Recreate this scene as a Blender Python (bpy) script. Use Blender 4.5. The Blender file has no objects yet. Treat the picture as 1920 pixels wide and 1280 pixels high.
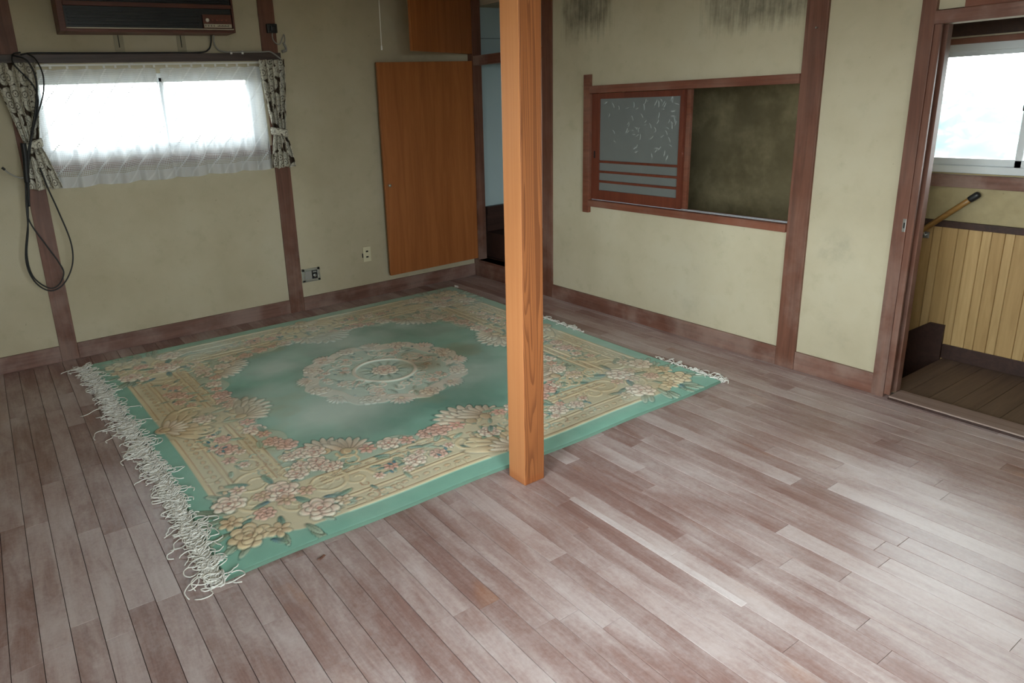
import bpy, bmesh, math, random
import numpy as np
from mathutils import Vector, Matrix

random.seed(7)
rng = np.random.default_rng(7)
SC = bpy.context.scene
C = SC.collection
PI = math.pi

# ------------------------------------------------------------------ camera
cam_d = bpy.data.cameras.new('camera')
cam = bpy.data.objects.new('camera', cam_d)
C.objects.link(cam)
cam_d.sensor_width = 36.0
cam_d.lens = 1306.88 * 36 / 1920
cam_d.shift_x = 136.7 / 1920
cam_d.shift_y = -78.26 / 1920
cam_d.clip_start = 0.05
cam_d.clip_end = 600
cam.location = (-4.12, -5.737, 1.766)
cam.rotation_euler = (1.29183, 0.046926, -0.580393)
SC.camera = cam

# ------------------------------------------------------------------ sky, light, exposure
wd = bpy.data.worlds.new('overcast_sky')
SC.world = wd
wd.use_nodes = True
bg = wd.node_tree.nodes['Background']
bg.inputs[0].default_value = (0.92, 0.97, 1.0, 1)
bg.inputs[1].default_value = 24.0

def portal(name, loc, rot, sx, sy):
    l = bpy.data.lights.new(name, 'AREA')
    l.shape = 'RECTANGLE'; l.size = sx; l.size_y = sy
    l.cycles.is_portal = True
    o = bpy.data.objects.new(name, l); C.objects.link(o)
    o.location = loc; o.rotation_euler = rot
    return o
# area lights point along local -Z
XL, YF, ZC = -4.66, -7.35, 2.80          # left wall, front wall, ceiling
WL = (-6.20, -4.10, 0.60, 2.50)            # big window in the left wall (y0,y1,z0,z1)
WF = (-4.45, -2.75, 0.60, 2.50)            # window in the wall behind the camera (x0,x1,z0,z1)
WA = (-3.72, -2.11, 1.47, 2.06)           # window in the back wall
WH = (-4.68, -3.60, 1.185, 1.94)          # window in the stair hall
portal('portal_left_window', (XL - .12, (WL[0]+WL[1])/2, (WL[2]+WL[3])/2), (0, -PI/2, 0), WL[3]-WL[2], WL[1]-WL[0])
portal('portal_front_window', ((WF[0]+WF[1])/2, YF - .12, (WF[2]+WF[3])/2), (PI/2, 0, 0), WF[1]-WF[0], WF[3]-WF[2])
portal('portal_back_window', ((WA[0]+WA[1])/2, .15, (WA[2]+WA[3])/2), (-PI/2, 0, 0), WA[1]-WA[0], WA[3]-WA[2])
portal('portal_hall_window', (1.05, (WH[0]+WH[1])/2, (WH[2]+WH[3])/2), (0, PI/2, 0), WH[3]-WH[2], WH[1]-WH[0])

vs = SC.view_settings
vs.view_transform = 'Standard'; vs.look = 'None'; vs.gamma = 1.0; vs.use_curve_mapping = False
vs.exposure = 0.0
SC.cycles.diffuse_bounces = 6
SC.cycles.max_bounces = 14
SC.cycles.transparent_max_bounces = 16
SC.cycles.sample_clamp_indirect = 6.0

# ------------------------------------------------------------------ colour and node helpers
def lin(c):
    return tuple(((v/255)/12.92 if v/255 <= .04045 else (((v/255)+.055)/1.055)**2.4) for v in c)
def L4(c):
    return lin(c) + (1.0,)

class NT:
    def __init__(s, name):
        s.m = bpy.data.materials.new(name); s.m.use_nodes = True
        s.t = s.m.node_tree; s.t.nodes.clear()
        s.out = s.n('ShaderNodeOutputMaterial')
    def n(s, typ, ins=None, **pr):
        nd = s.t.nodes.new(typ)
        for k, v in pr.items(): setattr(nd, k, v)
        for k, v in (ins or {}).items(): s.set(nd, k, v)
        return nd
    def set(s, nd, k, v):
        sock = nd.inputs[k]
        if isinstance(v, bpy.types.NodeSocket): s.t.links.new(v, sock)
        elif isinstance(v, bpy.types.Node): s.t.links.new(v.outputs[0], sock)
        else: sock.default_value = v
    def math(s, op, a, b=0.0, c=None, clamp=False):
        nd = s.n('ShaderNodeMath', operation=op, use_clamp=clamp)
        s.set(nd, 0, a); s.set(nd, 1, b)
        if c is not None: s.set(nd, 2, c)
        return nd.outputs[0]
    def mix(s, f, a, b, mode='MIX'):
        nd = s.n('ShaderNodeMix', data_type='RGBA', blend_type=mode)
        s.set(nd, 0, f); s.set(nd, 6, a); s.set(nd, 7, b)
        return nd.outputs[2]
    def ramp(s, f, stops, interp='LINEAR'):
        nd = s.n('ShaderNodeValToRGB'); cr = nd.color_ramp; cr.interpolation = interp
        while len(cr.elements) < len(stops): cr.elements.new(.5)
        for e, (p, c) in zip(cr.elements, stops):
            e.position = p; e.color = c if len(c) == 4 else tuple(c) + (1,)
        s.set(nd, 0, f)
        return nd.outputs[0]
    def step(s, f, a, b):
        nd = s.n('ShaderNodeMapRange', interpolation_type='SMOOTHSTEP')
        s.set(nd, 0, f); s.set(nd, 1, a); s.set(nd, 2, b)
        return nd.outputs[0]
    def noise(s, vec, scale, detail=4.0, rough=.55, dist=0.0):
        nd = s.n('ShaderNodeTexNoise', {'Scale': scale, 'Detail': detail, 'Roughness': rough, 'Distortion': dist})
        s.set(nd, 'Vector', vec)
        return nd.outputs[0]
    def pos(s):
        return s.n('ShaderNodeNewGeometry').outputs['Position']
    def mul(s, v, xyz):
        nd = s.n('ShaderNodeVectorMath', operation='MULTIPLY')
        s.set(nd, 0, v); s.set(nd, 1, xyz)
        return nd.outputs[0]
    def add(s, v, w):
        nd = s.n('ShaderNodeVectorMath', operation='ADD')
        s.set(nd, 0, v); s.set(nd, 1, w)
        return nd.outputs[0]
    def rand(s):
        return s.n('ShaderNodeObjectInfo').outputs['Random']
    def sep(s, v):
        nd = s.n('ShaderNodeSeparateXYZ'); s.set(nd, 0, v); return nd.outputs
    def bump(s, h, strength=.2, dist=.002):
        nd = s.n('ShaderNodeBump', {'Strength': strength, 'Distance': dist}); s.set(nd, 'Height', h)
        return nd.outputs[0]
    def bsdf(s, color, rough=.6, bump=None, **kw):
        b = s.n('ShaderNodeBsdfPrincipled')
        s.set(b, 'Base Color', color); s.set(b, 'Roughness', rough)
        if bump is not None: s.set(b, 'Normal', bump)
        for k, v in kw.items(): s.set(b, k.replace('_', ' '), v)
        s.t.links.new(b.outputs[0], s.out.inputs[0])
        return b

M = {}
def simple(name, col, rough=.6, metal=0.0, noise_amt=.12, scale=20.0):
    t = NT(name); p = t.pos()
    n = t.noise(p, scale, 3)
    c = t.mix(t.math('MULTIPLY', n, noise_amt * 2), L4(col), L4([v * .7 for v in col]))
    t.bsdf(c, rough, Metallic=metal)
    M[name] = t.m
    return t.m

def wood(name, dark, light, axis='z', rough=.5, grain=1.0, dust=None, dust_amt=.5, low=False, ring=26.0, spec=.4):
    t = NT(name); p = t.pos(); r = t.rand()
    off = t.n('ShaderNodeCombineXYZ'); 
    t.set(off, 0, t.math('MULTIPLY', r, 7.3)); t.set(off, 1, t.math('MULTIPLY', r, 3.1)); t.set(off, 2, t.math('MULTIPLY', r, 5.7))
    q = t.add(p, off.outputs[0])
    st = {'x': (.06, 1, 1), 'y': (1, .06, 1), 'z': (1, 1, .06)}[axis]
    qs = t.mul(q, st)
    warp = t.noise(qs, 5.0, 3)
    g1 = t.noise(qs, ring, 4, .6, 1.2 * grain)
    g2 = t.noise(t.mul(q, tuple(.2 if v < 1 else 1 for v in st)), 160.0, 2)
    f = t.math('ADD', t.math('MULTIPLY', g1, .75), t.math('MULTIPLY', warp, .35), clamp=True)
    col = t.ramp(f, [(.34, L4(dark)), (.50, L4([(a+b)/2 for a, b in zip(dark, light)])), (.68, L4(light))])
    col = t.mix(t.math('MULTIPLY', g2, .25), col, L4(dark))
    if dust:
        dn = t.step(t.noise(q, 3.2, 5, .6), .38, .68)
        if low: dn = t.math('MULTIPLY', dn, t.math('SUBTRACT', 1.0, t.math('MULTIPLY', t.step(t.sep(p)[2], .1, 1.3), .8)))
        col = t.mix(t.math('MULTIPLY', dn, dust_amt), col, L4(dust))
    t.bsdf(col, rough, t.bump(g1, .15, .002), Specular_IOR_Level=spec)
    M[name] = t.m
    return t.m

# ------------------------------------------------------------------ mesh helpers
ORG = {}
def put(name, V, F, mat, parent=None, smooth=False, recenter=True):
    V = np.asarray(V, dtype=float)
    lo, hi = V.min(0), V.max(0)
    c = np.array([(lo[0]+hi[0])/2, (lo[1]+hi[1])/2, lo[2]])
    me = bpy.data.meshes.new(name)
    me.from_pydata((V - c).tolist(), [], F)
    me.update()
    if smooth: me.polygons.foreach_set('use_smooth', [True]*len(me.polygons))
    me.materials.append(M[mat] if isinstance(mat, str) else mat)
    o = bpy.data.objects.new(name, me); C.objects.link(o)
    org = Vector(c)
    if parent is not None:
        o.parent = parent; o.location = org - ORG[parent.name]
    else: o.location = org
    ORG[o.name] = org
    return o

class MB:
    def __init__(s): s.v = []; s.f = []
    def add(s, V, F):
        k = len(s.v); s.v.extend([tuple(a) for a in V]); s.f.extend([tuple(i + k for i in f) for f in F])
        return s
    def box(s, x0, x1, y0, y1, z0, z1, b=0.0):
        x0, x1 = min(x0, x1), max(x0, x1); y0, y1 = min(y0, y1), max(y0, y1); z0, z1 = min(z0, z1), max(z0, z1)
        V = [(x0,y0,z0),(x1,y0,z0),(x1,y1,z0),(x0,y1,z0),(x0,y0,z1),(x1,y0,z1),(x1,y1,z1),(x0,y1,z1)]
        F = [(0,3,2,1),(4,5,6,7),(0,1,5,4),(1,2,6,5),(2,3,7,6),(3,0,4,7)]
        if b <= 0: return s.add(V, F)
        bm = bmesh.new(); vs_ = [bm.verts.new(v) for v in V]
        for f in F: bm.faces.new([vs_[i] for i in f])
        bmesh.ops.bevel(bm, geom=bm.edges[:], offset=b, segments=2, profile=.6, affect='EDGES')
        bm.verts.index_update()
        s.add([v.co[:] for v in bm.verts], [[v.index for v in f.verts] for f in bm.faces]); bm.free()
        return s
    def tube(s, pts, r, n=8, closed=False):
        P = [Vector(p) for p in pts]; N = len(P); V = []; F = []
        up = Vector((0, 0, 1)); prev = None
        rr = r if isinstance(r, (list, tuple)) else [r]*N
        for i, p in enumerate(P):
            d = (P[min(i+1, N-1)] - P[max(i-1, 0)])
            if d.length < 1e-9: d = Vector((0, 0, 1))
            d.normalize()
            if prev is None:
                a = d.orthogonal().normalized()
            else:
                a = prev - d * prev.dot(d)
                a = a.normalized() if a.length > 1e-6 else d.orthogonal().normalized()
            prev = a; b = d.cross(a)
            for k in range(n):
                t = 2*PI*k/n; V.append(p + (a*math.cos(t) + b*math.sin(t))*rr[i])
        for i in range(N-1):
            for k in range(n):
                F.append((i*n+k, i*n+(k+1) % n, (i+1)*n+(k+1) % n, (i+1)*n+k))
        F.append(tuple(range(n-1, -1, -1))); F.append(tuple((N-1)*n+k for k in range(n)))
        return s.add(V, F)
    def lathe(s, c, axis, prof, n=20):
        c = Vector(c); ax = Vector(axis).normalized(); a = ax.orthogonal().normalized(); b = ax.cross(a)
        V = []; F = []
        for (h, r) in prof:
            for k in range(n):
                t = 2*PI*k/n; V.append(c + ax*h + (a*math.cos(t)+b*math.sin(t))*r)
        for i in range(len(prof)-1):
            for k in range(n): F.append((i*n+k, i*n+(k+1) % n, (i+1)*n+(k+1) % n, (i+1)*n+k))
        F.append(tuple(range(n-1, -1, -1))); F.append(tuple((len(prof)-1)*n+k for k in range(n)))
        return s.add(V, F)
    def rot(s, piv, ang):
        ca, sa = math.cos(ang), math.sin(ang)
        s.v = [(piv[0]+(x-piv[0])*ca-(y-piv[1])*sa, piv[1]+(x-piv[0])*sa+(y-piv[1])*ca, z) for x, y, z in s.v]
        return s
    def build(s, name, mat, parent=None, smooth=False): return put(name, s.v, s.f, mat, parent, smooth)

def spline(pts, k=6):
    P = [Vector(p) for p in pts]; out = []
    for i in range(len(P)-1):
        a, b, c, d = P[max(i-1, 0)], P[i], P[i+1], P[min(i+2, len(P)-1)]
        for j in range(k):
            t = j/k
            out.append(.5*((2*b) + (c-a)*t + (2*a-5*b+4*c-d)*t*t + (3*b-a-3*c+d)*t**3))
    out.append(P[-1])
    return out

def tag(o, label=None, cat=None, group=None, kind=None):
    if label: o['label'] = label
    if cat: o['category'] = cat
    if group: o['group'] = group
    if kind: o['kind'] = kind
    return o
def thing(name, loc, label, cat, kind=None):
    o = bpy.data.objects.new(name, None); C.objects.link(o); o.location = loc
    o.empty_display_size = .1
    ORG[o.name] = Vector(loc)
    return tag(o, label, cat, kind=kind)
def struct(name, mb, mat, label=None):
    return tag(mb.build(name, mat), label, kind='structure')

# ------------------------------------------------------------------ materials
def plaster(name, stains=False, tint=None):
    t = NT(name); p = t.pos()
    n1 = t.noise(p, 1.3, 5, .6); n2 = t.noise(p, 9.0, 4, .6); n3 = t.noise(p, 220.0, 2, .7)
    col = t.ramp(n1, [(.3, L4((176, 165, 140))), (.55, L4((187, 177, 153))), (.75, L4((192, 184, 162)))])
    col = t.mix(t.math('MULTIPLY', t.step(n2, .52, .8), .22), col, L4((146, 138, 108)))
    # fine scratches and specks
    sc = t.noise(t.mul(p, (9, 9, 55)), 1.6, 5, .75, .6)
    col = t.mix(t.math('MULTIPLY', t.step(sc, .66, .74), .28), col, L4((128, 118, 92)))
    sp = t.noise(p, 38.0, 3, .6)
    col = t.mix(t.math('MULTIPLY', t.step(sp, .70, .78), .35), col, L4((110, 102, 82)))
    # broad grey smudges
    sm = t.noise(t.add(p, (3.3, 1.7, 9.1)), 2.4, 5, .65)
    col = t.mix(t.math('MULTIPLY', t.step(sm, .60, .80), .22), col, L4((122, 120, 106)))
    if stains:
        x, y, z = t.sep(p)
        str_ = t.noise(t.mul(p, (1, 14, 1.0)), 2.6, 6, .7)
        blot = t.noise(p, 7.0, 5, .65)
        def blob(cy, wy, z0, z1):
            a = t.math('SUBTRACT', 1.0, t.math('ABSOLUTE', t.math('DIVIDE', t.math('SUBTRACT', y, cy), wy)))
            b = t.math('DIVIDE', t.math('SUBTRACT', z, z0), z1 - z0)
            return t.math('MULTIPLY', t.step(a, 0.0, .7), t.step(b, 0.0, 1.0))
        m = t.math('MAXIMUM', blob(-1.56, .46, 1.96, 2.36), blob(-3.00, .66, 1.92, 2.22))
        s2 = t.math('ADD', t.math('MULTIPLY', str_, .6), t.math('MULTIPLY', blot, .45))
        k = t.step(t.math('ADD', t.math('MULTIPLY', m, .42), t.math('MULTIPLY', s2, .80)), .58, 1.02)
        col = t.mix(t.math('MULTIPLY', t.math('MULTIPLY', k, .85), t.step(m, 0.0, .25)), col, L4((56, 52, 46)))
        # small smudges lower on the wall beside the doorway
        bb = t.math('MULTIPLY', blob(-3.62, .16, .65, .8), t.math('SUBTRACT', 1.0, t.step(z, .8, 1.0)))
        col = t.mix(t.math('MULTIPLY', bb, t.math('MULTIPLY', t.step(blot, .35, .8), .35)), col, L4((105, 102, 88)))
    if tint:
        mt = t.step(t.noise(p, 3.0, 5, .65), .40, .70)
        col = t.mix(t.math('MULTIPLY', mt, .32), col, L4((92, 84, 60)))
        # mould mottling, deepened to paint in the stairwell's lower light
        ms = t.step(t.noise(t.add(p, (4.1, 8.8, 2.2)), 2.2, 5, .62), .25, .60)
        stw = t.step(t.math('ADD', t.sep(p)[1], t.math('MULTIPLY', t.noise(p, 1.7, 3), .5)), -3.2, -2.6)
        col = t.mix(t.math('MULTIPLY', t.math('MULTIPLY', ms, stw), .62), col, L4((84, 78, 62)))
        col = t.mix(1.0, col, tint + (1,), 'MULTIPLY')
    t.bsdf(col, .95, t.bump(t.math('ADD', n3, t.math('MULTIPLY', n2, .6)), .25, .003), Specular_IOR_Level=.1)
    M[name] = t.m
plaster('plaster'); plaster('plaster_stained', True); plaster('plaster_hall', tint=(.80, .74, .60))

wood('trim_wood', (82, 49, 37), (121, 79, 62), 'z', .55, dust=(158, 136, 126), dust_amt=.40, low=True)
wood('trim_wood_y', (88, 54, 43), (126, 86, 72), 'y', .5, dust=(164, 144, 134), dust_amt=.45)
wood('trim_wood_x', (90, 60, 50), (128, 92, 80), 'x', .55, dust=(162, 142, 134), dust_amt=.45)
wood('lintel_wood', (58, 46, 42), (82, 68, 64), 'x', .5)
wood('hatch_wood', (92, 50, 36), (128, 76, 56), 'y', .5, dust=(146, 116, 102), dust_amt=.3)
wood('sash_wood', (86, 40, 26), (112, 56, 38), 'z', .45)
wood('dark_wood', (44, 27, 22), (66, 43, 36), 'x', .5)
wood('ceiling_wood', (172, 158, 138), (200, 188, 168), 'y', .7)
def pillar_mat():
    t = NT('pillar_wood'); p = t.pos()
    x, y, z = t.sep(p)
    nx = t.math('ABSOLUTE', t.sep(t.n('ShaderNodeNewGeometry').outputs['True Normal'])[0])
    fine = t.noise(t.mul(p, (1, 1, .02)), 60.0, 4, .6)
    soft = t.noise(t.mul(p, (1, 1, .25)), 7.0, 3)
    plain = t.mix(t.math('MULTIPLY', t.step(fine, .3, .75), .5), L4((190, 128, 82)), L4((170, 106, 62)))
    plain = t.mix(t.math('MULTIPLY', soft, .3), plain, L4((162, 100, 58)))
    # flat-sawn face: long cathedral rings
    ring = t.noise(t.mul(p, (1, 1, .05)), 8.0, 2, .45, .3)
    wv = t.math('FRACT', t.math('MULTIPLY', t.math('ADD', ring, t.math('MULTIPLY', x, 1.9)), 34.0))
    late = t.math('MULTIPLY', t.step(wv, .35, .95), t.math('SUBTRACT', 1.0, t.step(wv, .95, 1.0)))
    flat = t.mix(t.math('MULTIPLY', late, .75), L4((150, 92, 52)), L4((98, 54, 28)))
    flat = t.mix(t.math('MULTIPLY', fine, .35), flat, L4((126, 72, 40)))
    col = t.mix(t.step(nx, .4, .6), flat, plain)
    # scuffed darker foot
    ft = t.math('SUBTRACT', 1.0, t.step(t.math('ADD', z, t.math('MULTIPLY', soft, .03)), .035, .065))
    col = t.mix(t.math('MULTIPLY', ft, .35), col, L4((140, 72, 36)))
    t.bsdf(col, .42, t.bump(fine, .1, .001), Specular_IOR_Level=.4)
    M['pillar_wood'] = t.m
pillar_mat()
wood('door_wood', (144, 84, 42), (172, 106, 58), 'z', .42, ring=20.0)
wood('hall_floor_wood', (82, 64, 54), (112, 92, 78), 'x', .45)
wood('panel_wood_a', (160, 128, 82), (188, 156, 108), 'z', .5)
wood('panel_wood_b', (152, 119, 74), (180, 147, 99), 'z', .5)
wood('rail_wood', (116, 82, 40), (150, 112, 60), 'y', .35)
simple('aluminium', (206, 210, 214), .4, 0.15, .05)
simple('chrome', (200, 202, 200), .28, .9, .05)
simple('black_plastic', (26, 26, 28), .45)
simple('black_rubber', (22, 22, 24), .55)
simple('grey_cord', (150, 148, 142), .6)
simple('white_plastic', (226, 226, 222), .4, 0, .03)
simple('ivory_plastic', (216, 208, 178), .4, 0, .04)
simple('closet_paint', (172, 188, 190), .8, 0, .05, 4)
simple('ac_black', (18, 19, 21), .45)
simple('ac_louver', (20, 23, 26), .4)
simple('ac_silver', (178, 168, 150), .4, .3)
simple('ac_mark_white', (214, 208, 198), .5)
simple('ac_mark_red', (136, 62, 44), .5)
wood('ac_woodgrain', (70, 36, 26), (100, 54, 38), 'x', .45)
simple('streak_grey', (166, 158, 136), .9, 0, .2)
simple('soil', (70, 66, 50), .95)
simple('cloth_white', (238, 236, 230), .9, 0, .04)
simple('slot_dark', (16, 14, 12), .7)

def glass_pane(name):
    t = NT(name)
    f = t.n('ShaderNodeFresnel', {'IOR': 1.45})
    tr = t.n('ShaderNodeBsdfTransparent', {'Color': (.93, .96, .95, 1)})
    gl = t.n('ShaderNodeBsdfGlossy', {'Roughness': .03})
    mx = t.n('ShaderNodeMixShader'); t.set(mx, 0, f); t.set(mx, 1, tr); t.set(mx, 2, gl)
    t.t.links.new(mx.outputs[0], t.out.inputs[0]); M[name] = t.m
glass_pane('clear_glass')

def frosted():
    t = NT('frosted_glass'); p = t.pos()
    n = t.noise(p, 5.0, 4)
    c = t.mix(n, L4((112, 116, 114)), L4((132, 136, 133)))
    b = t.bsdf(c, .38, t.bump(t.noise(p, 300.0, 2), .12, .001))
    b.inputs['Transmission Weight'].default_value = .25
    M['frosted_glass'] = t.m
frosted()

def plank_mat(name, pale=0.0):
    t = NT(name); p = t.pos(); r = t.rand()
    off = t.n('ShaderNodeCombineXYZ'); t.set(off, 0, t.math('MULTIPLY', r, 11.0)); t.set(off, 1, t.math('MULTIPLY', r, 23.0)); t.set(off, 2, t.math('MULTIPLY', r, 5.0))
    q = t.add(p, off.outputs[0])
    g = t.noise(t.mul(q, (1, .05, 1)), 42.0, 5, .6, 1.6)
    g2 = t.noise(t.mul(q, (1, .12, 1)), 170.0, 2)
    ring = t.noise(t.mul(q, (1, .22, 1)), 9.0, 2, .5, .8)
    wv = t.n('ShaderNodeTexWave', {'Scale': 1.0, 'Distortion': 0.0}, wave_type='BANDS')
    t.set(wv, 'Vector', t.mul(t.n('ShaderNodeCombineXYZ', {0: ring}).outputs[0], (16, 1, 1)))
    base = t.ramp(t.math('ADD', t.math('MULTIPLY', g, .55), t.math('MULTIPLY', r, .16)),
                  [(.20, L4((130, 97, 90))), (.34, L4((147, 114, 107))), (.46, L4((160, 128, 120))), (.60, L4((170, 142, 135)))])
    base = t.mix(t.math('MULTIPLY', wv.outputs[1], .14), base, L4((104, 74, 66)))
    base = t.mix(t.math('MULTIPLY', g2, .18), base, L4((96, 66, 58)))
    # orange bare spots
    osp = t.noise(t.mul(q, (1, .5, 1)), 3.4, 4, .6)
    base = t.mix(t.math('MULTIPLY', t.step(osp, .60, .76), .5), base, L4((164, 112, 78)))
    # worn, chalky bloom on the boards: shared patches plus board by board wear
    d1 = t.noise(t.mul(p, (1, .7, 1)), 2.1, 6, .62)
    d2 = t.noise(t.mul(q, (1, .20, 1)), 10.0, 7, .70, .5)
    d3 = t.noise(q, 60.0, 3, .7)
    d = t.math('ADD', t.math('ADD', t.math('MULTIPLY', d1, .42), t.math('MULTIPLY', d2, .46)), t.math('ADD', t.math('MULTIPLY', d3, .14), t.math('MULTIPLY', r, .12)))
    k = t.math('ADD', t.math('MULTIPLY', t.step(d, .42, .76), .80), pale, clamp=True)
    col = t.mix(k, base, L4((208, 196, 195)))
    fl = t.noise(p, 130.0, 2, .8)
    col = t.mix(t.math('MULTIPLY', t.step(fl, .74, .80), t.math('MULTIPLY', d1, .5)), col, L4((220, 214, 208)))
    rough = t.math('ADD', t.math('ADD', .30, t.math('MULTIPLY', d3, .10)), t.math('MULTIPLY', k, .10))
    t.bsdf(col, rough, t.bump(t.math('ADD', g, t.math('MULTIPLY', d3, .5)), .12, .0015), Specular_IOR_Level=.5)
    M[name] = t.m
plank_mat('plank'); plank_mat('plank_pale', .50)

def lace_mat():
    t = NT('lace')
    uv = t.n('ShaderNodeUVMap', uv_map='uv').outputs[0]
    u, v, _ = t.sep(uv)                       # metres along the cloth, height above the hem in metres
    w = .0125
    gx = t.math('ABSOLUTE', t.math('SUBTRACT', t.math('FRACT', t.math('DIVIDE', u, w)), .5))
    gy = t.math('ABSOLUTE', t.math('SUBTRACT', t.math('FRACT', t.math('DIVIDE', v, w)), .5))
    net = t.math('MAXIMUM', t.step(gx, .24, .36), t.step(gy, .24, .36))
    dg = t.math('ABSOLUTE', t.math('SUBTRACT', t.math('FRACT', t.math('DIVIDE', t.math('SUBTRACT', v, u), .17)), .5))
    diag = t.step(dg, .42, .47)
    body = t.math('ADD', .56, t.math('MULTIPLY', net, .20))
    body = t.math('ADD', body, t.math('MULTIPLY', diag, .16))
    band = t.math('MULTIPLY', t.step(v, .075, .08), t.math('SUBTRACT', 1.0, t.step(v, .155, .16)))
    bandf = t.math('MAXIMUM', t.math('MULTIPLY', net, .92), t.math('MULTIPLY', diag, .9))
    hem = t.math('SUBTRACT', 1.0, t.step(v, .075, .08))
    a = t.math('ADD', t.math('MULTIPLY', body, t.math('SUBTRACT', 1.0, t.math('MAXIMUM', band, hem))), t.math('MULTIPLY', bandf, band))
    a = t.math('ADD', a, t.math('MULTIPLY', hem, t.math('ADD', .86, t.math('MULTIPLY', diag, .12))), clamp=True)
    fold = t.math('FRACT', t.math('DIVIDE', u, .178))
    fb = t.math('SUBTRACT', 1.0, t.step(t.math('ABSOLUTE', t.math('SUBTRACT', fold, .5)), .07, .10))
    thr = t.math('MULTIPLY', t.step(gx, .34, .40), t.step(gy, .34, .40))
    dots = t.math('MULTIPLY', t.math('MULTIPLY', t.step(dg, .455, .47), t.step(gy, .20, .28)), 1.0)
    opaque = t.math('MAXIMUM', dots, t.math('MULTIPLY', fb, t.math('MAXIMUM', t.step(gx, .40, .46), t.step(gy, .40, .46))))
    opaque = t.math('MULTIPLY', opaque, t.math('SUBTRACT', 1.0, t.math('MAXIMUM', band, hem)))
    a = t.math('MAXIMUM', a, opaque)
    df = t.n('ShaderNodeBsdfDiffuse', {'Color': L4((240, 241, 243))})
    tl = t.n('ShaderNodeBsdfTranslucent', {'Color': L4((232, 236, 240))})
    m1 = t.n('ShaderNodeMixShader'); t.set(m1, 0, t.math('MULTIPLY', .4, t.math('SUBTRACT', 1.0, opaque))); t.set(m1, 1, df); t.set(m1, 2, tl)
    tr = t.n('ShaderNodeBsdfTransparent')
    m2 = t.n('ShaderNodeMixShader'); t.set(m2, 0, a); t.set(m2, 1, tr); t.set(m2, 2, m1)
    t.t.links.new(m2.outputs[0], t.out.inputs[0]); M['lace'] = t.m
lace_mat()

def drape_mat():
    t = NT('drape_cloth')
    uv = t.n('ShaderNodeUVMap', uv_map='uv').outputs[0]
    wob = t.n('ShaderNodeTexNoise', {'Scale': 30.0, 'Detail': 2.0}); t.set(wob, 'Vector', uv)
    uvw = t.add(uv, t.mul(wob.outputs['Color'], (.012, .012, 0)))
    vo = t.n('ShaderNodeTexVoronoi', {'Scale': 11.0, 'Randomness': .75}, voronoi_dimensions='2D'); t.set(vo, 'Vector', uvw)
    dist = vo.outputs['Distance']
    ve = t.n('ShaderNodeTexVoronoi', {'Scale': 30.0, 'Randomness': .9}, voronoi_dimensions='2D', feature='DISTANCE_TO_EDGE'); t.set(ve, 'Vector', uvw)
    blob = t.math('SUBTRACT', 1.0, t.step(dist, .56, .64))
    ringw = t.math('ABSOLUTE', t.math('SUBTRACT', dist, .24))
    ring = t.math('SUBTRACT', 1.0, t.step(ringw, .02, .045))
    core = t.math('SUBTRACT', 1.0, t.step(dist, .05, .08))
    line = t.math('SUBTRACT', 1.0, t.step(ve.outputs['Distance'], .03, .07))
    cream = t.math('MULTIPLY', blob, t.math('SUBTRACT', 1.0, t.math('MULTIPLY', t.math('MAXIMUM', t.math('MAXIMUM', ring, core), t.math('MULTIPLY', line, .6)), .85)))
    col = t.mix(cream, L4((78, 66, 56)), L4((222, 217, 202)))
    df = t.n('ShaderNodeBsdfDiffuse'); t.set(df, 'Color', col)
    tl = t.n('ShaderNodeBsdfTranslucent'); t.set(tl, 'Color', col)
    m = t.n('ShaderNodeMixShader', {0: .12}); t.set(m, 1, df); t.set(m, 2, tl)
    t.t.links.new(m.outputs[0], t.out.inputs[0]); M['drape_cloth'] = t.m
drape_mat()

def rug_mat():
    t = NT('rug_pile'); p = t.pos()
    a = t.n('ShaderNodeAttribute', attribute_name='Col').outputs[0]
    f = t.noise(p, 420.0, 2, .7)
    c = t.mix(t.math('MULTIPLY', t.step(f, .4, .9), .25), a, (.55, .55, .55, 1), 'MULTIPLY')
    t.bsdf(c, .95, t.bump(f, .3, .003), Specular_IOR_Level=.08)
    M['rug_pile'] = t.m
rug_mat()
def forest():
    t = NT('forest'); p = t.pos()
    n = t.noise(p, .35, 5, .6)
    t.bsdf(t.ramp(n, [(.35, L4((32, 50, 50))), (.50, L4((42, 58, 57))), (.62, L4((90, 104, 100)))]), .95)
    M['forest'] = t.m
forest()

# ================================================================== STRUCTURE
PY = .016          # plaster face of the back wall (baseboards and posts stand at y = 0)
# floor with individual boards
fl = MB().box(XL, 0.0, YF, PY + .05, -.06, -.013)
floor = struct('floor', fl, 'slot_dark', 'worn pinkish brown plank floor of the main room')
PW = .0955
def unit_plank(w, gap):
    x0, x1 = gap/2, w - gap/2; c = .0006
    V = [(x0, 0, -.0125), (x1, 0, -.0125), (x1, 1, -.0125), (x0, 1, -.0125), (x0, 0, -c), (x1, 0, -c), (x1, 1, -c), (x0, 1, -c),
         (x0+c, c, 0), (x1-c, c, 0), (x1-c, 1-c, 0), (x0+c, 1-c, 0)]
    F = [(0,3,2,1), (0,1,5,4), (1,2,6,5), (2,3,7,6), (3,0,4,7), (4,5,9,8), (5,6,10,9), (6,7,11,10), (7,4,8,11), (8,9,10,11)]
    return V, F
plank_meshes = []
for gp in (.0014, .0030):
    V, F = unit_plank(PW, gp)
    me = bpy.data.meshes.new('plank'); me.from_pydata(V, [], F); me.materials.append(M['plank']); plank_meshes.append(me)
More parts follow.
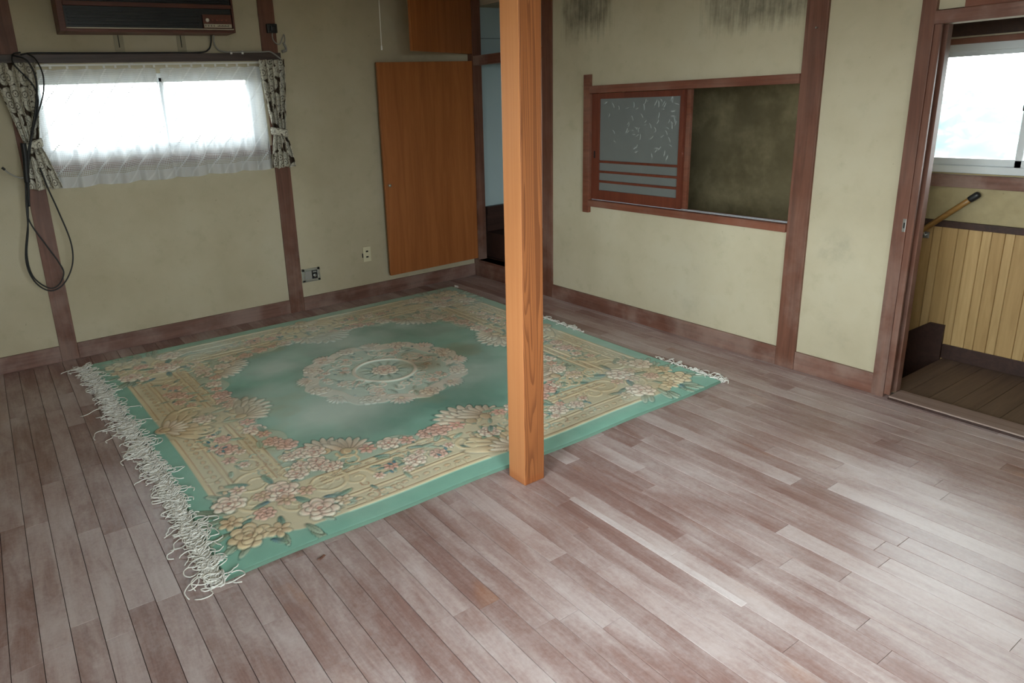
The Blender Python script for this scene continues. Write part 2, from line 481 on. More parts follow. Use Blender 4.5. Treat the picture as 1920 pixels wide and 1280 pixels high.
known = [(-4.20, -2.381), (-3.99, -3.36), (-3.87, -3.24), (-3.80, -3.258), (-2.846, -3.463), (-3.03, -3.971), (-2.91, -4.011),
         (-2.80, -4.203), (-2.70, -4.222), (-2.60, -4.336), (-2.292, -3.889), (-1.92, -4.44), (-1.85, -4.502), (-1.874, -4.837),
         (-1.72, -4.677), (-1.309, -4.701), (-2.175, -4.752), (-2.002, -4.949), (-1.151, -4.319), (-1.0, -4.25), (-.7, -4.45), (-.5, -4.3)]
row0 = -4.252 - PW * 14
rest = MB(); nobj = 0; k = 0
pr = random.Random(11)
while True:
    xa = row0 + PW * k
    if xa >= -.001: break
    k += 1
    w = min(PW, 0 - xa)
    if xa < XL: continue
    ks = sorted(y for (x, y) in known if xa <= x < xa + PW)
    ys = [YF]
    y = YF + pr.uniform(.2, 1.0)
    for kk in ks + [None]:
        lim = kk if kk is not None else 0.0
        while y < lim - .35:
            ys.append(y); y += pr.uniform(.55, 1.25)
        if kk is not None:
            if ys[-1] > kk - .3 and len(ys) > 1: ys.pop()
            ys.append(kk); y = kk + pr.uniform(.5, 1.2)
    ys.append(PY + .03)
    for a, b in zip(ys[:-1], ys[1:]):
        vis = xa > -4.55 and b > -5.35 and (b - (-5.35)) > -(xa) * 0 and w > .5*PW
        # boards wholly under the rug or behind the camera go into the joined remainder
        under = xa > -3.55 and xa + PW < -.60 and a > -3.25 and b < -.3
        if vis and not under and nobj < 300:
            o = bpy.data.objects.new('plank', plank_meshes[k % 2]); C.objects.link(o)
            o.parent = floor; o.location = Vector((xa, a, 0)) - ORG[floor.name]
            o.scale = (1, b - a - .0012, 1); nobj += 1
        else:
            V, F = unit_plank(w, .0012 if k % 2 else .0024)
            rest.add([(x + xa, a + yy*(b - a - .0012), z) for x, yy, z in V], F)
tag(rest.build('plank_remainder', 'plank', floor), kind='stuff')
# one pale filler strip let into the boards
V, F = unit_plank(.034, .001)
put('filler_strip', [(x - 2.165, -4.55 + y*.87, z + .0006) for x, y, z in V], F, 'plank_pale', floor)

# ceiling
struct('ceiling', MB().box(XL-.12, 1.0, YF-.12, .14, ZC, ZC+.06), 'ceiling_wood')

# back wall (window wall)
x0, x1, z0, z1 = WA
mb = MB()
mb.box(XL-.12, x0, PY, .13, -.05, ZC).box(x1, .0, PY, .13, -.05, ZC).box(x0, x1, PY, .13, -.05, z0).box(x0, x1, PY, .13, z1, ZC)
wall_back = struct('wall_back', mb, 'plaster', 'mottled olive beige plaster wall with the curtained window')

# right wall: closet opening, hatch opening, doorway
PX = .014
YD0, YD1 = -4.92, -4.02       # doorway
mb = MB()
mb.box(PX, .12, -3.93, -1.16, -.05, .90).box(PX, .12, -3.93, -1.16, 1.78, ZC).box(PX, .12, -1.60, -1.16, .90, 1.78).box(PX, .12, -3.93, -3.34, .90, 1.78)
mb.box(PX, .12, YD1+.03, YD0-.03, 2.08, ZC).box(PX, .12, YF, YD0-.05, -.05, ZC)
wall_right = struct('wall_right', mb, 'plaster_stained', 'olive plaster wall with dark mould stains and a sliding hatch')

# walls behind the camera, with their windows
y0, y1, z0, z1 = WL
mb = MB().box(XL-.12, XL, YF-.12, y0, -.05, ZC).box(XL-.12, XL, y1, PY, -.05, ZC).box(XL-.12, XL, y0, y1, -.05, z0).box(XL-.12, XL, y0, y1, z1, ZC)
struct('wall_left', mb, 'plaster')
x0, x1, z0, z1 = WF
mb = MB().box(XL, x0, YF-.12, YF, -.05, ZC).box(x1, .12, YF-.12, YF, -.05, ZC).box(x0, x1, YF-.12, YF, -.05, z0).box(x0, x1, YF-.12, YF, z1, ZC)
struct('wall_front', mb, 'plaster')

def slider_window(name, axis, a0, a1, z0, z1, depth, sgn, label=None, mid=None, fw=.035):
    """two-leaf aluminium sliding window; axis 'x' = runs along x at y=depth, sgn = direction of the outside"""
    def bx(mb, a, b, d0, d1, c, d, bv=.003):
        d0, d1 = depth + sgn*d0, depth + sgn*d1
        return mb.box(a, b, d0, d1, c, d, bv) if axis == 'x' else mb.box(d0, d1, a, b, c, d, bv)
    m = MB()
    bx(m, a0, a0+fw, 0, .08, z0, z1); bx(m, a1-fw, a1, 0, .08, z0, z1)
    bx(m, a0, a1, 0, .08, z0, z0+fw); bx(m, a0, a1, 0, .08, z1-fw, z1)
    root = thing(name, (((a0+a1)/2, depth, z0) if axis == 'x' else (depth, (a0+a1)/2, z0)), label, None, 'structure')
    m.build('window_frame', 'aluminium', root)
    mid = (a0+a1)/2 if mid is None else mid
    for (p, q, d) in ((a0+fw*.8, mid+.02, .012), (mid-.02, a1-fw*.8, .042)):
        s = MB(); t_ = .036
        lo, hi = z0+fw*.8, z1-fw*.8
        bx(s, p, p+t_, d, d+.026, lo, hi); bx(s, q-t_, q, d, d+.026, lo, hi)
        bx(s, p, q, d, d+.026, lo, lo+.05); bx(s, p, q, d, d+.026, hi-t_, hi)
        so = s.build('sash', 'aluminium', root)
        g = MB(); bx(g, p+t_-.006, q-t_+.006, d+.010, d+.015, lo+.044, hi-t_+.006, 0)
        g.build('pane', 'clear_glass', so)
    return root
slider_window('window_1', 'x', WA[0], WA[1], WA[2], WA[3], .045, 1, 'white aluminium sliding window behind the lace curtains', mid=-2.84)
w2 = slider_window('window_2', 'y', WH[0], WH[1], WH[2], WH[3], .915, 1, 'white aluminium sliding window of the stair hall', mid=-4.135, fw=.045)
MB().box(.895, .925, -4.145, -4.120, 1.55, 1.58, .003).box(.885, .90, -4.140, -4.124, 1.56, 1.63, .004).build('latch', 'black_plastic', w2)
slider_window('window_3', 'y', WL[0], WL[1], WL[2], WL[3], XL - .02, -1)

slider_window('window_4', 'x', WF[0], WF[1], WF[2], WF[3], YF - .02, -1)

# posts (trim)
HB = .122
n_trim = [0]
def trim(mb, mat='trim_wood', label=None):
    n_trim[0] += 1
    return struct('trim_%d' % n_trim[0], mb, mat, label)
trim(MB().box(-3.865, -3.746, 0.0, .06, 0, ZC, .003), label='wall post left of the curtained window')
trim(MB().box(-2.034, -1.903, 0.0, .06, 0, ZC, .003), label='wall post right of the curtained window')
trim(MB().box(-.0, .12, -1.172, -1.05, 0, ZC, .003), label='wall post on the right side of the closet')
trim(MB().box(-.006, .12, -3.448, -3.322, 0, ZC, .003), label='wall post on the right side of the hatch')
# door post with its groove and inner jamb
trim(MB().box(-.012, .125, -3.992, -3.925, 0, ZC, .003), label='post on the left side of the doorway')
trim(MB().box(.012, .045, -4.010, -3.992, .02, 2.02, .002).box(.075, .125, -4.022, -3.992, .02, 2.02, .002).box(-.004, .012, -4.024, -3.992, .02, 2.02, .002), label='grooved jamb of the doorway')
trim(MB().box(-.012, .125, -4.99, YD0, 0, ZC, .003))
trim(MB().box(-.016, .128, YD0, YD1+.03, 2.012, 2.075, .003), 'trim_wood_y', 'head rail over the doorway')
trim(MB().box(-.004, .11, -4.92, -4.11, 2.0755, 2.40, .003), 'hatch_wood', 'brown board above the doorway head rail')
th = MB().box(-.010, .128, YD0, YD1-.002, -.012, .018, .003)
wood('threshold_wood', (132, 108, 98), (166, 146, 136), 'y', .6)
trim(th, 'threshold_wood', 'threshold board of the doorway')
trim(MB().box(-.022, -.0105, YD0, YD1-.002, -.012, .010, .002), 'dark_wood', 'dark edge strip in front of the threshold')
# lintel of the back window and sill
trim(MB().box(-3.90, -1.895, -.030, .05, 2.137, 2.195, .004), 'lintel_wood', 'dark lintel rail above the curtained window')
trim(MB().box(-3.745, -2.036, -.012, .05, 1.395, 1.468, .003), 'trim_wood_x', 'wooden sill behind the lace curtains')
# baseboards
def base_x(name, a, b): struct(name, MB().box(a, b, -.002, PY+.004, 0, HB, .003), 'trim_wood_x')
base_x('baseboard_back_left', XL, -3.866); base_x('baseboard_back_middle', -3.745, -2.035); base_x('baseboard_back_right', -1.902, -.001)
def base_y(name, a, b): struct(name, MB().box(-.004, PX+.006, a, b, 0, HB, .003), 'trim_wood_y')
base_y('baseboard_right_hatch', -3.321, -1.173); base_y('baseboard_right_door', -3.924, -3.449); base_y('baseboard_right_front', YF, -4.991)
struct('baseboard_left', MB().box(XL, XL+.02, YF, -.003, 0, HB, .003), 'trim_wood_y')

# ================================================================== STAIR HALL
HX = .905
y0, y1, z0, z1 = WH
mb = MB().box(HX, HX+.1, -6.3, y0, -2.9, 2.6).box(HX, HX+.1, y1, .13, -2.9, 2.6).box(HX, HX+.1, y0, y1, -2.9, z0).box(HX, HX+.1, y0, y1, z1, 2.6)
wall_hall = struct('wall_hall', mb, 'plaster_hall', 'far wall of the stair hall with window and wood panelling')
# wainscot boards: level along the landing, then stepping down with the stairs
SL = .80                                   # stair slope
def captop(y):
    return .852 if y < -3.70 else .852 - (y + 3.70) * SL
y = -5.6; i = 0; widths = [.050, .072, .056, .088, .048, .066]
while y < -2.2:
    w = widths[i % 6]; a, b = y + .0012, y + w - .0012
    zb = .02 if b < -3.92 else .02 - max(0, (b + 3.92)) * SL - .25
    V = [(HX-.009, a, zb), (HX-.009, b, zb), (HX-.009, b, captop(b)), (HX-.009, a, captop(a)), (HX, a-.001, zb), (HX, b+.001, zb), (HX, b+.001, captop(b)), (HX, a-.001, captop(a))]
    V[0] = (HX-.009, a+.002, zb); V[1] = (HX-.009, b-.002, zb); V[2] = (HX-.009, b-.002, captop(b)); V[3] = (HX-.009, a+.002, captop(a))
    put('panel_board', V, [(0,3,2,1), (4,5,6,7), (0,1,5,4), (1,2,6,5), (2,3,7,6), (3,0,4,7)], ('panel_wood_a', 'panel_wood_b')[i % 2 if i % 5 else 0], wall_hall)
    y += w; i += 1
def slope_bar(yA, zA, yB, zB, h, x0, x1):
    V = [(x0, yA, zA), (x1, yA, zA), (x1, yB, zB), (x0, yB, zB), (x0, yA, zA+h), (x1, yA, zA+h), (x1, yB, zB+h), (x0, yB, zB+h)]
    return V, [(0,3,2,1), (4,5,6,7), (0,1,5,4), (1,2,6,5), (2,3,7,6), (3,0,4,7)]
mb = MB().box(.875, HX, -5.6, -3.70, .85, .89, .003)
mb.add(*slope_bar(-3.70, .85, -2.2, .85 - 1.5*SL, .04, .875, HX))
trim(mb, 'dark_wood', 'dark cap rail above the hall panelling')
struct('baseboard_hall', MB().box(.888, HX-.008, -5.6, -3.917, 0, .095, .002), 'dark_wood')
# stair stringer board on the far wall
z_at = lambda yy: .221 - (yy + 3.828) * .78
V = [(.878, -3.915, -.3), (.878, -3.915, .221), (.878, -3.828, .221), (.878, -1.4, z_at(-1.4)), (.878, -1.4, z_at(-1.4)-.55)]
V += [(HX-.009, b, c) for a, b, c in V]
trim(MB().add(V, [(4,3,2,1,0), (5,6,7,8,9), (0,1,6,5), (1,2,7,6), (2,3,8,7), (3,4,9,8), (4,0,5,9)]), 'dark_wood', 'dark stringer board at the top of the stairs')
# window trim in the hall
trim(MB().box(.872, HX+.01, -5.2, -3.45, 1.102, 1.178, .003), 'trim_wood_y', 'wooden sill under the hall window')
trim(MB().box(.872, HX+.01, -5.2, -3.45, 1.982, 2.085, .003), 'dark_wood', 'dark head board above the hall window')
trim(MB().box(.868, HX, -5.2, -3.45, 1.972, 1.981, .001), 'ac_silver', 'thin pale metal strip above the hall window')
trim(MB().box(.885, HX+.01, -5.2, -3.45, 1.938, 1.971, .002), 'hatch_wood', 'reddish head trim of the hall window')
trim(MB().box(.885, HX+.01, -3.598, -3.50, 1.178, 1.938, .002))
# landing floor of boards running across the hall
fh = struct('floor_hall', MB().box(.128, HX, -6.3, -3.92, -.06, -.014), 'slot_dark', 'dark brown board floor of the stair landing')
y = -6.3
while y < -3.95:
    b = min(y + .113, -3.92)
    MB().box(.129, HX-.002, y+.001, b-.001, -.0135, 0, .001).build('floor_board', 'hall_floor_wood', fh); y += .113
# stairs going down behind the right wall
st = thing('staircase', (.5, -3.9, -2.8), 'dark wooden staircase descending from the hall landing', 'stairs')
for i in range(10):
    zt = -.215 * (i + 1); ya = -3.92 + .265 * i
    MB().box(.125, .876, ya, ya+.285, zt-.03, zt, .004).build('tread', 'dark_wood', st)
    MB().box(.125, .876, ya-.012, ya, zt, zt+.185, 0).build('riser', 'dark_wood', st)
struct('wall_hall_end', MB().box(.12, HX, -6.42, -6.3, -.05, 2.6), 'plaster')
struct('wall_stair_end', MB().box(.12, HX, -1.16, -1.075, -2.9, 2.6), 'plaster')
struct('wall_stair_side', MB().box(.07, .124, -3.92, -1.16, -2.9, -.055), 'plaster')
struct('floor_downstairs', MB().box(.07, HX+.1, -6.3, .13, -2.95, -2.85), 'dark_wood')
struct('ceiling_hall', MB().box(.12, HX+.1, -6.42, .13, 2.6, 2.66), 'ceiling_wood')
struct('wall_hall_front', MB().box(.12, HX, -3.97, -3.935, -2.9, -.07), 'plaster')

# handrail: a pole fixed along the stairs
hr = thing('stair_handrail', (.86, -3.9, 1.0), 'yellow brown round wooden handrail with dark end cap on the stair wall', 'handrail')
d = Vector((0, 1, -.93)).normalized(); top = Vector((.845, -3.985, 1.065))
MB().tube([top, top + d*.1, top + d*2.4], .017, 14).build('rail', 'rail_wood', hr, True)
MB().lathe(top - d*.018, d, [(0, .012), (.004, .018), (.012, .020), (.055, .020), (.06, .019)], 16).build('end_cap', 'black_plastic', hr, True)
for s in (.35, 1.5):
    q = top + d*s
    MB().tube([q + Vector((0, 0, -.01)), q + Vector((.02, 0, -.04)), q + Vector((.05, 0, -.04))], .006, 8).box(.888, .8962, q.y-.02, q.y+.02, q.z-.06, q.z-.02, .002).build('bracket', 'chrome', hr)

# strike plate on the door post
sp = thing('strike_plate', (-.012, -3.985, .97), 'small metal strike plate on the doorway post', 'strike plate')
MB().box(-.0155, -.012, -3.990, -3.974, .965, 1.035, .001).build('plate', 'chrome', sp)
MB().box(-.017, -.0135, -3.986, -3.979, .985, 1.015, .0005).build('slot', 'slot_dark', sp)
nl = MB().lathe((-.0063, -3.399, 2.058), (-1, 0, 0), [(0, .002), (.018, .002), (.019, .005), (.022, .005)], 10).build('nail', 'chrome')
tag(nl, 'small nail in the post right of the hatch', 'nail')

# ================================================================== OUTSIDE
g = MB().add([(-150, -150, -3.1), (150, -150, -3.1), (150, 150, -3.1), (-150, 150, -3.1)], [(0, 1, 2, 3)])
struct('ground_outside', g, 'soil')
nx, ny = 60, 40
V = []; F = []
for j in range(ny):
    for i in range(nx):
        u, v = i/(nx-1), j/(ny-1)
        x = 45 + 50*v; yy = -10 + 70*u
        h = 2.6*math.sin(PI*min(1, v*1.2))*math.sin(PI*u)**.6 + random.uniform(0, 1.1)*(1 if 0 < v < 1 and 0 < u < 1 else 0)
        V.append((x, yy, -3.15 + max(0, h)))
for j in range(ny-1):
    for i in range(nx-1): F.append((j*nx+i, j*nx+i+1, (j+1)*nx+i+1, (j+1)*nx+i))
hl = put('hillside', V, F, 'forest', smooth=True); tag(hl, 'hazy green wooded slope seen through the hall window', kind='structure')

# ================================================================== PILLAR
pl = thing('wooden_pillar', (-2.191, -3.416, 0), 'orange brown square timber pillar standing beside the rug', 'pillar')
MB().box(-2.251, -2.131, -3.476, -3.356, 0, ZC, .006).build('shaft', 'pillar_wood', pl)

# ================================================================== CLOSET
cl = thing('built_in_closet', (.4, -.5, .0), 'built-in corner closet with open wooden doors and pale blue interior', 'closet')
YS = .045                                  # inner face of the closet's left side
MB().box(.70, .74, -1.05, YS, .0, ZC, 0).build('back_panel', 'closet_paint', cl)
MB().box(.10, .70, YS, YS+.02, .0, ZC, 0).build('side_panel', 'closet_paint', cl)
MB().box(.121, .70, -1.07, -1.05, .0, ZC, 0).build('side_panel', 'closet_paint', cl)
MB().box(.0, .10, -.07, .013, .0, ZC, .003).box(.0, .10, .013, .09, .0, ZC, .003).build('jamb', 'trim_wood', cl)
MB().box(-.004, .12, -1.05, -.001, .0, .172, .003).build('sill', 'trim_wood_y', cl)
MB().box(-.008, .13, -1.05, -.0715, .148, .172, .003).build('sill_lip', 'trim_wood_y', cl)
MB().box(.0, .09, -1.049, -.071, 2.065, 2.152, .003).build('middle_rail', 'trim_wood_y', cl)
MB().box(.10, .70, -1.05, YS, 2.08, 2.11, 0).build('shelf', 'closet_paint', cl)
MB().box(.10, .70, -1.05, YS, .14, .17, 0).build('closet_floor', 'dark_wood', cl)
MB().box(.17, .69, -1.045, YS-.002, .171, .43, .004).build('floor_box', 'dark_wood', cl)
MB().box(.17, .69, YS-.045, YS-.002, .431, .61, .003).box(.165, .69, YS-.065, YS-.002, .61, .69, .003).build('side_rail', 'dark_wood', cl)
MB().box(.098, .70, YS-.004, YS-.001, 2.318, 2.322, 0).build('panel_seam', 'slot_dark', cl)
# lower door, folded back against the back wall
a = math.radians(1.6)
dr = MB().box(-1.045, .012, -.052, -.026, .187, 2.108, .003).rot((.012, -.03), a).build('door', 'door_wood', cl)
tag(dr, 'orange brown lower closet door folded back against the wall')
k = MB().lathe((-1.006, -.0535, 1.035), (0, -1, 0), [(0, .010), (.004, .012), (.006, .008), (.016, .007), (.019, .013), (.026, .014), (.030, .009)], 16).rot((.012, -.03), a)
k.build('knob', 'chrome', dr, True)
# upper door, standing half open
a = math.radians(25)
MB().box(-1.03, .012, -.052, -.028, 2.170, 2.70, .003).rot((.012, -.03), a).build('upper_door', 'door_wood', cl)
for z in (.42, 1.15, 1.9):
    MB().tube([(.010, -.0585, z), (.010, -.0585, z+.06)], .005, 8).build('hinge', 'chrome', cl)

# ================================================================== HATCH
ht = thing('sliding_hatch', (.0, -2.45, .877), 'wooden pass-through hatch in the right wall, frosted sashes slid left', 'hatch')
MB().box(-.016, .09, -1.625, -1.560, .823, 1.902, .003).build('stile', 'hatch_wood', ht)
MB().box(-.020, .11, -3.3215, -1.6255, 1.760, 1.816, .003).build('head_rail', 'hatch_wood', ht)
MB().box(-.024, .11, -3.3215, -1.6255, .877, .928, .003).build('sill_rail', 'hatch_wood', ht)
for xx in (.020, .052):
    MB().box(xx, xx+.006, -3.32, -1.63, .9285, .9325, .001).build('track', 'aluminium', ht)
def hatch_sash(xx, ya, yb, front):
    s = thing('sash', (xx, ya, .935), None, None); s.parent = ht; s.location = Vector((xx, ya, .935)) - ORG[ht.name]
    lo, hi, th_ = .934, 1.757, .028; sw = .034
    MB().box(xx, xx+th_, ya-.0, ya-.075, lo, hi, .002).build('stile', 'sash_wood', s)
    MB().box(xx, xx+th_, yb, yb+sw, lo, hi, .002).build('stile', 'sash_wood' if front else 'hatch_wood', s)
    MB().box(xx, xx+th_, yb+sw, ya-.075, lo, lo+.076, .002).build('rail', 'sash_wood', s)
    MB().box(xx, xx+th_, yb+sw, ya-.075, hi-.042, hi, .002).build('rail', 'sash_wood', s)
    MB().box(xx+.014, xx+.018, yb+sw-.002, ya-.073, lo+.07, hi-.038, 0).build('pane', 'frosted_glass', s)
    if front:
        for z in (1.236, 1.157, 1.080):
            MB().box(xx+.002, xx+.020, yb+sw-.001, ya-.074, z-.009, z+.009, .002).build('muntin', 'sash_wood', s)
        MB().box(xx-.001, xx+.004, ya-.040, ya-.024, 1.262, 1.318, .001).build('finger_pull', 'slot_dark', s)
        lf = MB(); rr = random.Random(3)
        for q in range(64):
            yy = ya-.10 - rr.random()**.6*(ya-yb-.16); zz = 1.27 + rr.random()**.6*.43
            an = rr.uniform(0, PI); L = rr.uniform(.028, .046); w = L*.13
            pts = [(-L/2, 0), (-L*.2, w), (L*.15, w), (L/2, 0), (L*.15, -w*.6), (-L*.2, -w*.6)]
            P2 = [(math.cos(an)*p - math.sin(an)*r_, math.sin(an)*p + math.cos(an)*r_) for p, r_ in pts]
            Vv = [(xx+.0128, yy+p, zz+r_) for p, r_ in P2] + [(xx+.0140, yy+p, zz+r_) for p, r_ in P2]
            lf.add(Vv, [tuple(range(5, -1, -1))] + [(i_, (i_+1) % 6, 6+(i_+1) % 6, 6+i_) for i_ in range(6)])
        o = lf.build('leaf_pattern', 'leaf_etch', s); tag(o, kind='stuff')
t = NT('leaf_etch'); t.bsdf(L4((158, 162, 160)), .22, Specular_IOR_Level=.6); M['leaf_etch'] = t.m
hatch_sash(.012, -1.630, -2.500, True)
hatch_sash(.045, -1.672, -2.528, False)

# ================================================================== RUG
RX0, RX1, RY0, RY1 = -3.62, -.50, -3.30, -.25
RW, RH = RX1-RX0, RY1-RY0
NXR, NYR = 600, 588
gx = np.linspace(0, RW, NXR); gy = np.linspace(0, RH, NYR)
GX, GY = np.meshgrid(gx, gy)
def fbm(nx0, octs=5, seed=0, pers=.5):
    r = np.random.default_rng(seed); out = np.zeros((NYR, NXR)); amp = 1; tot = 0; n = nx0
    for o in range(octs):
        gr = r.random((n+2, n+2))
        ux = GX/RW*n; uy = GY/RH*n
        ix = np.minimum(ux.astype(int), n-1); iy = np.minimum(uy.astype(int), n-1); fx = ux-ix; fy = uy-iy
        fx = fx*fx*(3-2*fx); fy = fy*fy*(3-2*fy)
        out += amp*((gr[iy, ix]*(1-fx)+gr[iy, ix+1]*fx)*(1-fy)+(gr[iy+1, ix]*(1-fx)+gr[iy+1, ix+1]*fx)*fy)
        tot += amp; amp *= pers; n *= 2
    return out/tot
A = lambda *c: np.array(lin(c))
GREEN, SAGE, BEIGE, CREAM = A(130, 176, 160), A(176, 192, 174), A(208, 197, 168), A(236, 226, 209)
TAN, PINK, ROSE, TEAL, BLUE, LEAFG = A(186, 154, 122), A(220, 184, 168), A(204, 150, 134), A(84, 132, 128), A(70, 116, 140), A(146, 166, 138)
GOLD = A(214, 198, 164)
col = np.zeros((NYR, NXR, 3)); hgt = np.zeros((NYR, NXR))
col[:] = GREEN
D = np.minimum(np.minimum(GX, RW-GX), np.minimum(GY, RH-GY))
CX, CY = RW/2, RH/2
dx, dy = np.abs(GX-CX), np.abs(GY-CY)
ux_, uy_ = RW/2-dx, RH/2-dy              # distances from the sides
def blend(mask, c, h=None):
    m = np.clip(mask, 0, 1)[..., None]
    col[:] = col*(1-m) + c*m
    if h is not None: hgt[:] = hgt + (h-hgt)*m[..., 0]*1.0
sm = lambda v, w=.006: np.clip(v/w+.5, 0, 1)
# beige border, cut back at the corners
corner = np.hypot(np.maximum(.52-ux_, 0), np.maximum(.52-uy_, 0))
bmask = sm(D-.115)*sm(.43-corner)
blend(bmask, BEIGE, .0015)
th_ = np.arctan2(GY-CY, GX-CX)
fr = ((dx/.985)**3.2+(dy/.965)**3.2)**(1/3.2)
scal = 1+.030*np.cos(th_*20)+.02*np.cos(th_*8)
inner = sm(np.minimum(RW/2-.50-dx, RH/2-.50-dy))
blend(inner, SAGE, .001)
field = sm((scal-fr)*.9)
blend(field, GREEN, 0.0)
# border rails
def rail(d0, w, c, hh, along0=.60, gap=.16):
    for (dist, al, half) in ((ux_, uy_, RH/2), (uy_, ux_, RW/2)):
        m = sm(w/2-np.abs(dist-d0), .004)*sm(al-along0)*sm(half-al-gap)
        blend(m, c, hh)
for d0, w, c, hh in ((.125, .024, GOLD, .004), (.140, .008, TAN, .0), (.235, .020, GOLD, .0035), (.248, .007, TAN, -.001), (.222, .005, TAN, 0),
                     (.425, .022, GOLD, .004), (.440, .008, TAN, -.001), (.410, .006, TAN, 0), (.480, .022, GOLD, .0035), (.495, .008, TAN, -.001)):
    rail(d0, w, c, hh)
def win(x, y, r):
    i0 = max(0, int((x-r)/RW*(NXR-1))); i1 = min(NXR, int((x+r)/RW*(NXR-1))+2)
    j0 = max(0, int((y-r)/RH*(NYR-1))); j1 = min(NYR, int((y+r)/RH*(NYR-1))+2)
    return slice(j0, j1), slice(i0, i1)
def petal(x, y, a, b, ang, c, c2, h=.005, edge=True):
    s = win(x, y, a*1.4)
    X = GX[s]-x; Y = GY[s]-y
    if X.size == 0: return
    u = X*math.cos(ang)+Y*math.sin(ang); v = -X*math.sin(ang)+Y*math.cos(ang)
    q = (u/a)**2+(v/b)**2
    if edge:
        e = np.clip((1.45-q)/.3, 0, 1)*.55
        col[s] = col[s]*(1-e[..., None]*.70)
        hgt[s] = hgt[s]*(1-e) + e*(-.001)
    m = np.clip((1-q)/.22, 0, 1)
    k_ = np.clip((u/a+1)/2, 0, 1)[..., None]
    cc = c2*(1-k_)+c*k_
    col[s] = col[s]*(1-m[..., None])+cc*m[..., None]
    hh = h*np.sqrt(np.clip(1-q*.8, 0, 1))
    hgt[s] = np.where(m > .3, hh, hgt[s])
R_ = random.Random(21)
def vary(c, k=.08): return np.clip(c*(1+R_.uniform(-k, k)), 0, 1)
def rose(x, y, r, c=CREAM, c2=ROSE, n=7):
    ph = R_.random()*6
    for (rr, pr_, n_) in ((.66, .46, n), (.40, .36, n-2), (.14, .26, 3)):
        for i in range(n_):
            a = ph+2*PI*i/n_+R_.uniform(-.15, .15)
            petal(x+math.cos(a)*r*rr, y+math.sin(a)*r*rr, r*pr_, r*pr_*.82, a, vary(c), vary(c2), .0065)
        ph += .5
    petal(x, y, r*.16, r*.13, ph, c2, c2, .005)
def daisy(x, y, r, c=PINK, c2=TAN, n=6):
    ph = R_.random()*6
    for i in range(n):
        a = ph+2*PI*i/n
        petal(x+math.cos(a)*r*.58, y+math.sin(a)*r*.58, r*.44, r*.30, a, vary(c), c2, .005)
    petal(x, y, r*.2, r*.2, 0, GOLD, TAN, .006)
def leaf(x, y, l, ang, c=TEAL, c2=LEAFG, w=.34):
    petal(x+math.cos(ang)*l*.5, y+math.sin(ang)*l*.5, l*.5, l*w*.5, ang, vary(c2), vary(c), .0035)
    s = win(x+math.cos(ang)*l*.5, y+math.sin(ang)*l*.5, l*.55)
    X = GX[s]-x; Y = GY[s]-y
    u = X*math.cos(ang)+Y*math.sin(ang); v = -X*math.sin(ang)+Y*math.cos(ang)
    m = ((np.abs(v) < .004) & (u > 0) & (u < l*.85))[..., None]
    col[s] = np.where(m, col[s]*.72, col[s])
def stroke(pts, w, c, h=.0045, taper=True):
    for i, p in enumerate(pts):
        k_ = 1-.6*i/len(pts) if taper else 1
        s = win(p[0], p[1], w*1.6)
        q = ((GX[s]-p[0])**2+(GY[s]-p[1])**2)/(w*k_)**2
        e = np.clip((2.2-q)/.8, 0, 1)*(hgt[s] < h*.5)
        col[s] = col[s]*(1-e[..., None]*.06)
        m = np.clip((1-q)/.3, 0, 1)
        col[s] = col[s]*(1-m[..., None])+c*m[..., None]
        hgt[s] = np.maximum(hgt[s], h*np.sqrt(np.clip(1-q, 0, 1)))
def scroll(x, y, r, ang, turns=1.3, flip=1, c=GOLD, w=.013):
    pts = []
    n = max(12, int(r*turns*6.3/.010))
    for i in range(n):
        t_ = i/n; rr = r*(1-.82*t_); a = ang+flip*t_*turns*2*PI
        pts.append((x+rr*math.cos(a), y+rr*math.sin(a)))
    stroke(pts, w, c)
def acanthus(x, y, r, ang, spread=1.9, n=7, c=CREAM, c2=TAN):
    for i in range(n):
        a = ang+(i/(n-1)-.5)*spread
        petal(x+math.cos(a)*r*.52, y+math.sin(a)*r*.52, r*.5, r*.14, a, vary(c), c2, .0055)
    petal(x, y, r*.22, r*.2, ang, GOLD, c2, .006)
# low-relief tendrils carved all over the cream grounds
for i in range(620):
    x, y = R_.uniform(.13, RW-.13), R_.uniform(.13, RH-.13)
    d_ = min(x, RW-x, y, RH-y)
    fr0 = ((abs(x-CX)/.985)**3.2+(abs(y-CY)/.965)**3.2)**(1/3.2)
    if d_ < .14 or fr0 < 1.02: continue
    scroll(x, y, R_.uniform(.022, .05), R_.random()*6.3, R_.uniform(.5, 1.2), R_.choice((-1, 1)), (TAN, BEIGE*1.12, SAGE*.9, GOLD*.92)[i % 4], R_.uniform(.0045, .0075))
